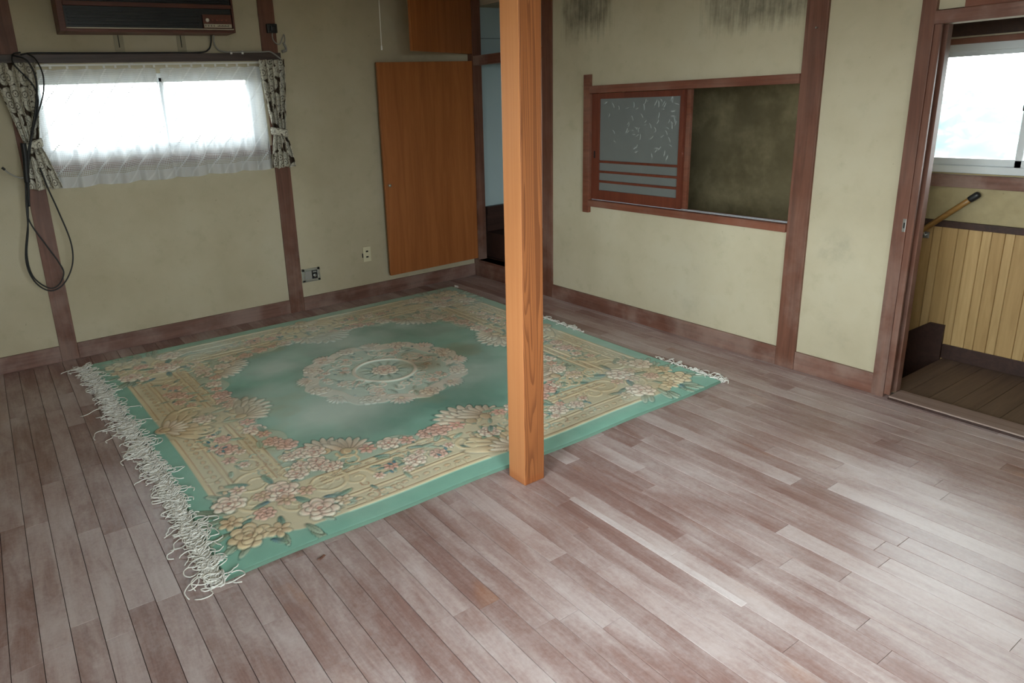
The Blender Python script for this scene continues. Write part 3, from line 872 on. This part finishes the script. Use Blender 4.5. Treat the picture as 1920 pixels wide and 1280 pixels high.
# mirrored placement: f(mx, my) maps near-left quarter coordinates to each corner
def quarter(fn):
    for sx in (0, 1):
        for sy in (0, 1):
            P = lambda x, y: (RW-x if sx else x, RH-y if sy else y)
            def ANG(a):
                c_, s_ = math.cos(a), math.sin(a)
                return math.atan2(-s_ if sy else s_, -c_ if sx else c_)
            fl_ = (1 if sx == sy else -1)
            fn(P, ANG, fl_)
def corner_cluster(P, AG, fl_):
    for q in range(28):
        a = R_.uniform(PI*.65, PI*1.85); rr = R_.uniform(.17, .30)
        x, y = .34+rr*math.cos(a), .36+rr*math.sin(a)
        leaf(*P(x, y), R_.uniform(.09, .14), AG(a), vary(LEAFG*.62), vary(SAGE*.95), .3)
    for (x, y, r, a, f) in ((.33, .62, .11, 1.2, 1), (.62, .42, .11, .3, -1), (.44, .33, .09, 2.2, 1), (.52, .62, .10, .8, -1), (.27, .44, .07, 3, 1), (.76, .36, .08, 0, 1), (.36, .80, .08, 1.5, -1)):
        px, py = P(x, y); scroll(px, py, r, AG(a), 1.35, f*fl_)
    for (x, y, l, a) in ((.30, .62, .12, 2.6), (.48, .52, .11, .4), (.40, .56, .11, 1.7), (.55, .30, .10, -.4), (.34, .42, .10, 3.4), (.23, .58, .10, 2.4), (.33, .27, .10, -1.8), (.60, .26, .10, .3), (.22, .33, .10, 3.6), (.44, .38, .12, -1.1), (.66, .50, .10, .6), (.17, .30, .09, 3.9), (.24, .13, .09, -1.0)):
        leaf(*P(x, y), l, AG(a), TEAL if R_.random() < .6 else BLUE)
    rose(*P(.41, .47), .085, CREAM, ROSE); rose(*P(.17, .51), .075, CREAM, ROSE); rose(*P(.50, .22), .085, CREAM, ROSE)
    rose(*P(.17, .21), .088, GOLD*1.1, TAN); daisy(*P(.13, .35), .058, GOLD, TAN); daisy(*P(.29, .17), .060, GOLD, TAN)
    daisy(*P(.32, .48), .045); daisy(*P(.40, .38), .05); daisy(*P(.51, .40), .045); daisy(*P(.24, .60), .045, CREAM, ROSE)
    rose(*P(.28, .33), .05, PINK, ROSE); daisy(*P(.62, .22), .045, CREAM, TAN)
quarter(corner_cluster)
# sprays inside the border panels
def spray(x, y, ang, fl_):
    ca, sa = math.cos(ang), math.sin(ang)
    T = lambda u, v: (x+u*ca-v*sa, y+u*sa+v*ca)
    for q in range(20):
        u, v = R_.uniform(-.30, .30), R_.uniform(-.075, .075)
        leaf(*T(u, v), R_.uniform(.045, .075), R_.random()*6.3, (TEAL if R_.random() < .45 else LEAFG), SAGE, .36)
    for u, v, r in ((0, 0, .058), (-.13, .025, .042), (.13, -.02, .046), (.22, .02, .034), (-.22, -.02, .034), (.06, .05, .034), (-.07, -.05, .034)):
        (rose if r > .045 else daisy)(*T(u, v), r, CREAM if R_.random() < .5 else PINK, ROSE)
    for q in range(5):
        u, v = R_.uniform(-.24, .24), R_.uniform(-.06, .06)
        petal(*T(u, v), .017, .009, R_.random()*6, BLUE, TEAL, .004)
for f in (.345, .655):
    spray(.33, RH*f, PI/2, 1); spray(RW-.33, RH*f, PI/2, 1)
    spray(RW*f, .33, 0, 1); spray(RW*f, RH-.33, 0, 1)
# small beads in the outer guard band
for L, fx in ((RH, 0), (RW, 1)):
    s_ = .62
    while s_ < L-.62:
        if abs(s_-L/2) > .2:
            for e in (0, 1):
                if fx: X_, Y_ = s_, (RH-.185 if e else .185)
                else: X_, Y_ = (RW-.185 if e else .185), s_
                petal(X_, Y_, .018, .013, 0 if fx else PI/2, GOLD, TAN, .004)
                if fx: X_, Y_ = s_, (RH-.46 if e else .46)
                else: X_, Y_ = (RW-.46 if e else .46), s_
                petal(X_, Y_, .016, .008, 0 if fx else PI/2, GOLD, TAN, .003)
        s_ += .062
# shell motif in the middle of each side
for (x, y, a) in ((.13, RH/2, 0), (RW-.13, RH/2, PI), (RW/2, .13, PI/2), (RW/2, RH-.13, -PI/2)):
    acanthus(x, y, .26, a, 2.2, 9, GOLD*1.08, TAN); acanthus(x, y, .13, a, 2.4, 7, CREAM, TAN)
    for s_ in (-1, 1):
        scroll(x+.17*math.cos(a)-s_*.17*math.sin(a), y+.17*math.sin(a)+s_*.17*math.cos(a), .07, a, 1.3, s_)
    fx_, fy_ = x+.22*math.cos(a), y+.22*math.sin(a)
    for q in range(6): leaf(fx_, fy_, .09, a+q*1.05, TEAL, LEAFG)
    rose(fx_, fy_, .06, CREAM, ROSE)
    bx_, by_ = x+.42*math.cos(a), y+.42*math.sin(a)
    acanthus(bx_, by_, .20, a, 2.6, 9, CREAM, TAN); scroll(bx_, by_, .08, a+1, 1.2, 1); scroll(bx_, by_, .08, a-1, 1.2, -1)
# floral band around the field
for i in range(64):
    a = 2*PI*i/64
    # radius of the field edge in this direction
    c_, s_ = abs(math.cos(a)), abs(math.sin(a))
    rr = 1/(((c_/.985)**3.2+(s_/.965)**3.2)**(1/3.2))
    for q in range(2):
        r2 = rr*R_.uniform(1.0, 1.16); aa = a+R_.uniform(-.05, .05)
        leaf(CX+r2*math.cos(aa), CY+r2*math.sin(aa), R_.uniform(.06, .10), R_.random()*6.3, LEAFG if R_.random() < .6 else TEAL, SAGE, .36)
    x, y = CX+rr*1.04*math.cos(a), CY+rr*1.04*math.sin(a)
    w_ = i % 8
    if w_ in (0, 1): acanthus(x, y, .16, a+PI+R_.uniform(-.3, .3), 2.0, 7, CREAM, TAN)
    elif w_ in (3, 5, 6): rose(x+R_.uniform(-.02, .02), y+R_.uniform(-.02, .02), R_.uniform(.05, .068), CREAM if w_ == 3 else PINK, ROSE)
    else: daisy(x, y, R_.uniform(.04, .055), PINK, ROSE)
for i in range(26):                               # extra blooms filling the field corners
    for sx in (-1, 1):
        for sy in (-1, 1):
            x = CX+sx*R_.uniform(.72, 1.03); y = CY+sy*R_.uniform(.72, 1.0)
            if ((abs(x-CX)/.985)**3.2+(abs(y-CY)/.965)**3.2)**(1/3.2) < 1.05: continue
            if R_.random() < .45: leaf(x, y, R_.uniform(.06, .1), R_.random()*6.3, TEAL if R_.random() < .4 else LEAFG, SAGE)
            elif R_.random() < .5: rose(x, y, R_.uniform(.04, .062), CREAM, ROSE)
            else: scroll(x, y, R_.uniform(.04, .07), R_.random()*6.3, 1.2, R_.choice((-1, 1)), GOLD, .010)
# central medallion
rad = np.hypot(GX-CX, GY-CY)
PALE, IV = A(196, 212, 200), A(228, 218, 205)
blend(sm(.545*(1+.035*np.cos(8*th_)+.015*np.cos(24*th_))-rad), IV, .002)
blend(sm(.44*(1+.05*np.cos(8*th_+.4))-rad), PALE, .001)
for i in range(170):
    a = R_.random()*2*PI; r2 = math.sqrt(R_.uniform(.05, .27)); x, y = CX+r2*math.cos(a), CY+r2*math.sin(a)
    w_ = R_.random()
    if w_ < .35: leaf(x, y, R_.uniform(.05, .085), R_.random()*6.3, A(150, 166, 146) if R_.random() < .75 else TEAL, PALE)
    elif w_ < .7: scroll(x, y, R_.uniform(.03, .06), R_.random()*6.3, 1.2, R_.choice((-1, 1)), vary(IV), .009)
    elif w_ < .9: daisy(x, y, R_.uniform(.028, .042), IV, PINK)
    else: petal(x, y, .014, .009, R_.random()*6, BLUE, TEAL, .004)
for i in range(16):
    a = 2*PI*(i+.25)/16; r2 = .50
    (rose if i % 2 == 0 else acanthus)(CX+r2*math.cos(a), CY+r2*math.sin(a), *((.062, CREAM, PINK*.95) if i % 2 == 0 else (.09, a, 2.2, 7, IV, PINK)))
blend(sm(.012-np.abs(rad-.205), .005), IV*1.08, .007)
blend(sm(.193-rad), PALE, .001)
for i in range(14): leaf(CX+.09*math.cos(i*.449), CY+.09*math.sin(i*.449), .075, i*.449, TEAL if i % 2 else LEAFG, PALE)
rose(CX, CY, .085, CREAM, ROSE, 9)
# age: trodden dust, fading toward the far right, a brown stain on the medallion
f1, f2, f3 = fbm(4, 5, 1), fbm(9, 5, 2), fbm(40, 3, 3)
col *= (.93+.14*f3)[..., None]
fd = np.clip((fbm(7, 4, 12)-.44)/.2, 0, 1)*np.clip(field, 0, 1)*np.clip((rad-.54)/.03, 0, 1)
col *= (1-.26*fd)[..., None]
dust = np.clip((f1-.46)/.22, 0, 1)*.62*sm(D-.10, .1) + np.clip((f2-.52)/.2, 0, 1)*.24
near = .40+.60*np.clip((GX*.45+GY*.62-.5)/1.6, 0, 1)
dust = dust*near
fade = np.clip((GX*.45+GY*.62-1.0)/1.9, 0, 1)*.42
fieldm = np.clip(field, 0, 1)
band_ = np.exp(-(((GX-1.02)/.34)**2+((GY-1.12)/.24)**2))*.80+np.exp(-(((GX-2.05)/.24)**2+((GY-1.10)/.2)**2))*.45+np.exp(-(((GX-.98)/.2)**2+((GY-2.1)/.2)**2))*.75
k_ = np.clip(dust*.75+fade+band_*(.35+.9*f2)*fieldm, 0, .78)[..., None]
col[:] = col*(1-k_)+A(200, 212, 205)*k_
st_ = np.clip(np.exp(-(((GX-1.80)/.13)**2+((GY-1.44)/.12)**2))*1.5*(f2+.1)-.15, 0, .75)[..., None]
col[:] = col*(1-st_)+A(112, 92, 58)*st_
edge_st = np.clip((fbm(6, 4, 9)-.56)/.12, 0, 1)*bmask*.28
col[:] = col*(1-edge_st[..., None])+A(168, 142, 96)*edge_st[..., None]
# geometry: slightly bowed left side, thickness about 16 mm
col *= 1.32
hgt += .0012*(f3-.5)
rise = np.clip(D/.006, 0, 1)
Zr = .0035+.0105*np.sqrt(rise)+np.maximum(hgt*1.15, -.003)*rise + .006*np.clip(fbm(5, 2, 5)-.5, 0, 1)*rise
tt = GY/RH; ss = GX/RW
xl = RX0-.115*np.clip((tt-.35)/.65, 0, 1)**1.5+.006*np.sin(tt*9)
xr = RX1+.03*tt-.03*(1-tt)**2+.010*np.sin(tt*11+1)*np.clip(1-tt, 0, 1)
WXr = xl*(1-ss)+xr*ss
WYr = RY0+GY+.008*np.sin(ss*7)*(1-tt)+.006*np.sin(ss*19)*(1-tt)
N = NXR*NYR
co = np.stack([WXr, WYr, Zr], -1).reshape(-1, 3)
ring = np.concatenate([np.arange(NXR), np.arange(1, NYR)*NXR+NXR-1, (NYR-1)*NXR+np.arange(NXR-2, -1, -1), np.arange(NYR-2, 0, -1)*NXR])
low = co[ring].copy(); low[:, 2] = 0.0006
allco = np.concatenate([co, low])
idx = np.arange(N).reshape(NYR, NXR)
quads = np.stack([idx[:-1, :-1], idx[:-1, 1:], idx[1:, 1:], idx[1:, :-1]], -1).reshape(-1, 4)
nr = len(ring); rn = np.roll(ring, -1); li = N+np.arange(nr); ln = np.roll(li, -1)
skirt = np.stack([ring, li, ln, rn], -1)
quads = np.concatenate([quads, skirt])
rug = thing('rug', ((RX0+RX1)/2, (RY0+RY1)/2, 0), 'large faded green and cream floral rug with carved pile and white fringes', 'rug')
me = bpy.data.meshes.new('pile')
c0 = np.array(rug.location)
me.vertices.add(len(allco)); me.vertices.foreach_set('co', (allco-c0).astype(np.float32).ravel())
me.loops.add(quads.size); me.loops.foreach_set('vertex_index', quads.astype(np.int32).ravel())
me.polygons.add(len(quads)); me.polygons.foreach_set('loop_start', np.arange(0, quads.size, 4, dtype=np.int32))
me.polygons.foreach_set('use_smooth', np.ones(len(quads), dtype=bool))
me.update(calc_edges=True)
att = me.color_attributes.new('Col', 'FLOAT_COLOR', 'POINT')
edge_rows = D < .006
col[edge_rows] = A(108, 140, 124)          # shade painted into the rim: duller green against the window's highlight
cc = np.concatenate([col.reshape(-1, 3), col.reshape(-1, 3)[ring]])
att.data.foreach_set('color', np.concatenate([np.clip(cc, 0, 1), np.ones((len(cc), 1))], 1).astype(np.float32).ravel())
me.materials.append(M['rug_pile'])
po = bpy.data.objects.new('pile', me); C.objects.link(po); po.parent = rug
# selvage strips
def xl_at(y):
    t_ = (y-RY0)/RH
    return RX0-.115*max(0, (t_-.35)/.65)**1.5+.006*math.sin(t_*9)
def xr_at(y):
    t_ = (y-RY0)/RH
    return RX1+.03*t_-.03*(1-t_)**2+.010*math.sin(t_*11+1)*(1-t_)
for side in (0, 1):
    V = []; F = []
    n = 80
    for i in range(n+1):
        y = RY0+.002+(RH-.004)*i/n
        x = xl_at(y) if side == 0 else xr_at(y)
        w = -.030 if side == 0 else .016*(.6+.4*math.sin(i*.4))
        for (xx, zz) in ((x-.3*w*0, .0006), (x+w, .0006), (x+w, .0045), (x, .0060)): V.append((xx, y, zz))
    for i in range(n):
        for k in range(4): F.append((i*4+k, i*4+(k+1) % 4, (i+1)*4+(k+1) % 4, (i+1)*4+k))
    put('selvage', V, F, 'cloth_white', rug)
fr_ = random.Random(5)
def fringe(side, ranges, per_m, Lmin, Lmax):
    mb = MB()
    for (ya, yb, dens) in ranges:
        nst = int((yb-ya)*per_m*dens)
        for i in range(nst):
            y = ya+(yb-ya)*(i+fr_.random())/nst
            x = (xl_at(y)-.026) if side == 0 else (xr_at(y)+.012)
            sg = -1 if side == 0 else 1
            clump = math.sin(y*23+side)*.8+math.sin(y*51+1.3)*.6
            L = fr_.uniform(Lmin, Lmax)*(1+.45*math.sin(y*19))
            a = clump+fr_.gauss(0, .70)
            if fr_.random() < .06: a += PI*.8
            px, py = x, y; pts = [(px, py, .004)]
            if math.sin(y*23+1.1+side)+.8*math.sin(y*57)+fr_.gauss(0, .45) < -.75: continue
            curl = fr_.choice((-1, 1))*fr_.uniform(10, 34); ns = 10
            h0 = fr_.uniform(.002, .018)
            for s_ in range(ns):
                px += sg*math.cos(a)*L/ns; py += math.sin(a)*L/ns
                a += curl*L/ns*2.0+fr_.gauss(0, .62)
                if side == 0 and px > xl_at(py)-.004: zz = .024
                elif side == 1 and px < xr_at(py)+.003: zz = .024
                else: zz = .0025+h0*math.sin(PI*(s_+1)/ns)
                pts.append((px, py, zz))
            mb.tube(spline(pts, 2), .0026, 4)
    o = mb.build('fringe', 'cloth_white', rug, True); tag(o, kind='stuff')
fringe(0, [(RY0+.01, RY1-.02, 1.0)], 430, .10, .22)
fringe(1, [(-3.29, -3.05, 1.4), (-3.05, -2.80, .45), (-2.05, -1.50, .8), (-.30, -.26, .5)], 230, .05, .10)

# ================================================================== AIR CONDITIONER
ac = thing('air_conditioner', (-2.895, -.1, 2.33), 'old dark wall air conditioner with woodgrain frame above the curtained window', 'air conditioner')
ax0, ax1, az0, az1, af = -3.492, -2.300, 2.325, 2.72, -.205
MB().box(ax0+.004, ax1-.004, af+.03, PY, az0+.004, az1, .004).build('body', 'ac_black', ac)
MB().box(ax0, ax0+.042, af, PY-.002, az0, az1, .004).build('side_frame', 'ac_woodgrain', ac)
MB().box(ax1-.014, ax1, af, PY-.002, az0, az1, .004).build('side_frame', 'ac_woodgrain', ac)
MB().box(ax0+.042, ax1-.014, af, PY-.002, az0, az0+.020, .003).build('bottom_frame', 'ac_woodgrain', ac)
MB().box(ax0+.042, ax1-.014, af-.004, af+.03, az0+.0205, az0+.028, .001).build('silver_strip', 'ac_silver', ac)
MB().box(ax0+.043, ax1-.015, af+.002, af+.03, 2.492, 2.520, .003).build('wood_band', 'ac_woodgrain', ac)
for i in range(5):
    z = 2.372+i*.022
    MB().box(ax0+.06, -2.56, af+.010+i*.002, af+.029, z, z+.008, .002).build('louver', 'ac_louver', ac)
for i in range(9):
    z = 2.530+i*.018
    MB().box(ax0+.05, ax1-.02, af+.008, af+.029, z, z+.007, .001).build('grille_bar', 'ac_louver', ac)
cp = MB().box(-2.535, -2.322, af+.004, af+.029, 2.356, 2.452, .002).build('control_panel', 'ac_woodgrain', ac)
MB().box(-2.530, -2.326, af, af+.0035, 2.360, 2.386, .001).build('label_strip', 'ac_silver', cp)
MB().lathe((-2.503, af+.0035, 2.412), (0, -1, 0), [(0, .014), (.006, .013), (.008, .010)], 14).build('switch', 'ac_mark_white', cp)
for i, (w_) in enumerate((.010, .008, .012, .010)): MB().box(-2.470+i*.034, -2.470+i*.034+w_, af+.001, af+.0038, 2.408, 2.418, 0).build('indicator', 'ac_mark_red', cp)
mk = MB()
for i in range(4): mk.box(-2.522+i*.021, -2.518+i*.021, af-.0012, af, 2.367, 2.379, 0)
for i in range(8): mk.box(-2.432+i*.011, -2.426+i*.011, af-.0012, af, 2.368, 2.374+.004*(i % 2), 0)
tag(mk.build('label_marks', 'ac_black', cp), kind='stuff')
for x in (-3.10, -2.66):  # grey wall streaks below the unit, built as thin strips with dark slits
    b = MB().box(x-.03, x+.035, PY-.003, PY, 2.196, 2.34, 0).build('wall_streak', 'streak_grey', ac)
    MB().box(x-.002, x+.004, PY-.005, PY-.0032, 2.24, 2.33, 0).build('slot', 'slot_dark', b)

# cables of the air conditioner
tag(MB().tube(spline([(-2.445, -.05, 2.322), (-2.447, -.03, 2.27), (-2.47, -.018, 2.222), (-2.55, -.020, 2.2005), (-2.9, -.022, 2.2005), (-3.4, -.022, 2.2005), (-3.66, -.03, 2.202), (-3.74, -.05, 2.19)], 8), .006, 8)
    .build('black_wire', 'black_rubber', None, True), 'thin black wire running along the top of the window lintel', 'wire')
gc = thing('grey_cable', (-2.2, -.03, 2.2), 'grey cable running from the air conditioner along the lintel', 'cable')
MB().tube(spline([(-2.425, -.05, 2.322), (-2.422, -.025, 2.27), (-2.395, -.015, 2.222), (-2.33, -.018, 2.2015), (-2.2, -.022, 2.2015), (-2.05, -.026, 2.2015), (-1.975, -.030, 2.2), (-1.90, -.034, 2.145)], 8), .006, 8).build('cable', 'grey_cord', gc, True)
for x in (-2.30, -2.21): MB().box(x-.008, x+.008, -.034, -.030, 2.186, 2.2005, .001).box(x-.008, x+.008, -.034, -.008, 2.2085, 2.2115, .001).build('clip', 'white_plastic', gc)
# socket on the post
sk = thing('black_socket', (-1.94, -.02, 2.345), 'black surface socket with grey cord high on the wall post', 'socket')
MB().box(-1.985, -1.902, -.034, -.0005, 2.345, 2.414, .005).build('housing', 'black_plastic', sk)
MB().box(-1.962, -1.925, -.055, -.034, 2.362, 2.398, .006).build('plug', 'black_plastic', sk)
MB().tube(spline([(-1.945, -.02, 2.346), (-1.945, -.022, 2.30), (-1.925, -.022, 2.27), (-1.89, -.018, 2.262), (-1.858, -.014, 2.31), (-1.842, -.008, 2.335), (-1.835, -.006, 2.30), (-1.85, -.006, 2.25)], 7), .005, 8).build('cord', 'grey_cord', sk, True)
MB().tube(spline([(-1.852, -.002, 2.275), (-1.838, -.004, 2.245), (-1.836, -.004, 2.215), (-1.87, -.004, 2.205)], 6), [.010]*12+[.012]*7, 8).build('cord_bundle', 'grey_cord', sk, True)

# ================================================================== CURTAINS
rl = thing('curtain_rail', (-2.9, -.07, 2.115), 'white curtain rail with runners under the dark lintel', 'curtain rail')
MB().box(-3.90, -1.915, -.078, -.064, 2.112, 2.124, .002).build('track', 'white_plastic', rl)
for x in (-3.60, -3.05, -2.60, -2.10): MB().box(x-.012, x+.012, -.066, -.026, 2.1245, 2.128, 0).build('bracket', 'aluminium', rl)
for x in (-3.58, -3.475, -3.35, -3.24, -3.165, -3.07, -2.97, -2.90, -2.81, -2.71, -2.63, -2.545, -2.45, -2.36, -2.28, -2.19):
    MB().box(x-.008, x+.008, -.076, -.066, 2.094, 2.1118, .002).build('runner', 'white_plastic', rl)

def cloth(name, fn, nu, nv, mat, parent=None, solid=0.0):
    V = []; F = []; UV = []
    for j in range(nv+1):
        for i in range(nu+1):
            p, uv = fn(i/nu, j/nv); V.append(p); UV.append(uv)
    for j in range(nv):
        for i in range(nu):
            F.append((j*(nu+1)+i, j*(nu+1)+i+1, (j+1)*(nu+1)+i+1, (j+1)*(nu+1)+i))
    o = put(name, V, F, mat, parent, True)
    uvl = o.data.uv_layers.new(name='uv')
    for l in o.data.loops: uvl.data[l.index].uv = UV[l.vertex_index]
    if solid:
        md = o.modifiers.new('thickness', 'SOLIDIFY'); md.thickness = solid; md.offset = 0
    return o
def lace(xa, xb, folds, ph, flare, label):
    ztop, zbot = 2.093, 1.285
    Wm = (xb-xa)*1.35
    def fn(u, v):
        amp = .010+.022*v
        w = 2*PI*folds*u+ph
        x = xa+(xb-xa)*u + flare*(u-.5)*v + .010*math.sin(w*1.0+.8)*v
        y = -.058-.008*v+amp*math.sin(w)+.006*math.sin(w*2.3+1)*v
        z = ztop+(zbot-ztop)*v + .006*math.sin(w*.5+.4)*v - .010*(1-abs(math.sin(PI*folds*u)))*(1-v)*.6
        return (x, y, z), (u*Wm, (1-v)*(ztop-zbot))
    o = cloth('lace_curtain', fn, 220, 50, 'lace')
    return tag(o, label, 'curtain', 'lace curtain panels on the window')
lace(-3.70, -2.890, 6, .3, .05, 'white sheer lace curtain panel covering the left half of the window')
lace(-2.858, -2.09, 6, 1.1, .03, 'white sheer lace curtain panel covering the right half of the window')

def drape(name_label, tl, tr, wl, wr, bl, br, zt, zw, zb, wy, flip):
    root = thing('tied_drape', ((tl+tr)/2, -.10, zb), name_label, 'drape')
    folds = 4.5
    vw = (zt-zw)/(zt-zb)
    def fn(u, v):
        if v < vw:
            s = v/vw; s = s*s*(3-2*s)*.55+s**2*.45; l, r = tl+(wl-tl)*s, tr+(wr-tr)*s
        else:
            s = (v-vw)/(1-vw); s = s**.8; l, r = wl+(bl-wl)*s, wr+(br-wr)*s
        tight = math.exp(-((v-vw)/.10)**2)
        x = l+(r-l)*u
        w = 2*PI*folds*u
        y = -.140-.032*math.sin(w)*(1-.35*tight)-.006*tight
        x += .010*math.cos(w)*(1-.5*tight)
        z = zt+(zb-zt)*v+.008*math.sin(w*.5)*(v > .9)
        return (x, y, z), (u*.62+flip*.3, v*.86)
    cloth('cloth', fn, 110, 60, 'drape_cloth', root, .0025)
    # tieback band around the waist
    V = []; F = []; UVs = []; n = 40; cx, hw = (wl+wr)/2, (wr-wl)/2+.012
    prof = [(-.030, 0), (-.022, .006), (.022, .006), (.030, 0), (.022, -.001), (-.022, -.001)]
    for i in range(n):
        a = 2*PI*i/n
        for (dz, dr_) in prof:
            V.append((cx+(hw+dr_)*math.cos(a), -.143+(.050+dr_)*math.sin(a), zw+dz+.014*math.cos(a)*(-1 if flip else 1)))
    m = len(prof)
    for i in range(n):
        for k in range(m): F.append((i*m+k, i*m+(k+1) % m, ((i+1) % n)*m+(k+1) % m, ((i+1) % n)*m+k))
    o = put('tieback', V, F, 'drape_cloth', root, True)
    uvl = o.data.uv_layers.new(name='uv')
    for l in o.data.loops:
        q = l.vertex_index; uvl.data[l.index].uv = ((q//m)/n*.6, (q % m)*.04)
    return root
drape('brown and cream floral drape tied back left of the window, behind black cables', -3.935, -3.660, -3.835, -3.735, -3.870, -3.640, 2.135, 1.60, 1.298, 0, 0)
drape('brown and cream floral drape tied back right of the window', -2.135, -1.915, -2.070, -1.965, -2.120, -1.905, 2.135, 1.575, 1.292, 0, 1)

# hanging black cable loops at the left post
cb = thing('hanging_cables', (-3.8, -.17, .6), 'tangled black cables hanging in long loops at the left wall post', 'cables')
def cable(pts, r=.0052, y=-.212):
    P = [(p[0], p[2] if len(p) > 2 else y, p[1]) for p in pts]
    MB().tube(spline(P, 8), r, 8).build('cable', 'black_rubber', cb, True)
cable([(-3.74, 2.205, -.05), (-3.79, 2.185, -.15), (-3.80, 2.12), (-3.72, 2.00), (-3.70, 1.90), (-3.735, 1.78), (-3.80, 1.60), (-3.845, 1.42), (-3.88, 1.25), (-3.905, 1.10), (-3.965, .85), (-3.945, .69), (-3.865, .60), (-3.77, .63), (-3.69, .76), (-3.672, .92), (-3.71, 1.14), (-3.745, 1.30), (-3.77, 1.45)])
cable([(-3.70, 2.20, -.05), (-3.665, 2.15, -.17), (-3.645, 2.05), (-3.665, 1.93), (-3.73, 1.78), (-3.80, 1.62), (-3.85, 1.45), (-3.87, 1.30), (-3.90, 1.12), (-3.83, .93), (-3.775, .80), (-3.755, .71), (-3.805, .630), (-3.87, .625), (-3.945, .72), (-3.955, .87), (-3.915, 1.05), (-3.895, 1.22), (-3.865, 1.40)], y=-.224)
cable([(-3.80, 2.18, -.17), (-3.72, 2.14), (-3.69, 2.02), (-3.72, 1.86), (-3.785, 1.66), (-3.83, 1.50), (-3.855, 1.36), (-3.88, 1.2)], .006, -.218)
cable([(-3.84, 1.62), (-3.845, 1.52), (-3.858, 1.42), (-3.862, 1.36)], .018, -.222)
MB().tube(spline([(-3.86, -.215, 1.40), (-3.90, -.216, 1.395), (-3.95, -.217, 1.425), (-3.98, -.215, 1.46)], 6), .005, 8).build('bare_wire_end', 'grey_cord', cb, True)
MB().tube([(-3.975, -.215, 1.455), (-3.99, -.215, 1.472)], .008, 8).build('wire_tip', 'black_rubber', cb)

# ================================================================== OUTLETS
ot = thing('wide_outlet', (-1.805, 0, .255), 'wide silver framed wall outlet with open socket beside the wall post', 'outlet')
fx0, fx1, fz0, fz1 = -1.893, -1.722, .255, .375
fm = MB()
fm.box(fx0, fx1, .003, PY, fz0, fz0+.022, .003).box(fx0, fx1, .003, PY, fz1-.022, fz1, .003).box(fx0, fx0+.026, .003, PY, fz0, fz1, .003).box(fx1-.026, fx1, .003, PY, fz0, fz1, .003)
fm.build('frame', 'chrome', ot)
MB().box(fx0+.024, -1.800, .008, PY, fz0+.02, fz1-.02, .002).build('blank_cover', 'grey_cord', ot)
MB().box(-1.799, fx1-.024, .011, PY, fz0+.02, fz1-.02, .001).build('socket_recess', 'slot_dark', ot)
MB().lathe((-1.772, .011, .305), (0, -1, 0), [(0, .014), (.006, .014), (.008, .010)], 12).build('terminal', 'chrome', ot)
MB().box(-1.79, -1.755, .007, .011, .333, .345, .001).build('terminal', 'grey_cord', ot)
o2 = thing('ivory_outlet', (-1.235, 0, .345), 'small ivory wall outlet with two slots below the closet door', 'outlet')
MB().box(-1.275, -1.195, .006, PY, .343, .485, .004).build('plate', 'ivory_plastic', o2)
for z in (.44, .388): MB().box(-1.247, -1.223, .0045, .0058, z-.007, z+.007, 0).build('slot', 'slot_dark', o2)
MB().box(-1.284, -1.275, .010, PY, .385, .425, .002).build('side_gap', 'slot_dark', o2)

# light pull cord from the ceiling
pc = thing('pull_cord', (-1.70, -1.20, 2.12), 'thin white lamp pull cord hanging from the ceiling', 'cord')
px_, py_ = -1.6055, -1.20
MB().tube([(px_, py_, 2.155), (px_+.004, py_, 2.5), (px_+.004, py_, ZC-.02)], .0022, 6).build('string', 'white_plastic', pc)
MB().lathe((px_, py_, 2.120), (0, 0, 1), [(0, .004), (.004, .006), (.024, .0055), (.034, .003)], 10).build('knob', 'white_plastic', pc, True)
MB().lathe((px_+.004, py_, ZC-.03), (0, 0, 1), [(0, .01), (.006, .026), (.03, .03)], 16).build('ceiling_hook', 'white_plastic', pc, True)

# a wood chip lying on the floor by the rug
V = [(-3.275, -3.395, .001), (-3.235, -3.378, .001), (-3.232, -3.386, .001), (-3.262, -3.402, .001), (-3.27, -3.394, .006), (-3.238, -3.381, .005), (-3.236, -3.386, .004), (-3.262, -3.398, .005)]
tag(put('wood_chip', V, [(0,3,2,1), (4,5,6,7), (0,1,5,4), (1,2,6,5), (2,3,7,6), (3,0,4,7)], 'trim_wood'), 'small brown wood chip on the floor by the rug', 'wood chip')
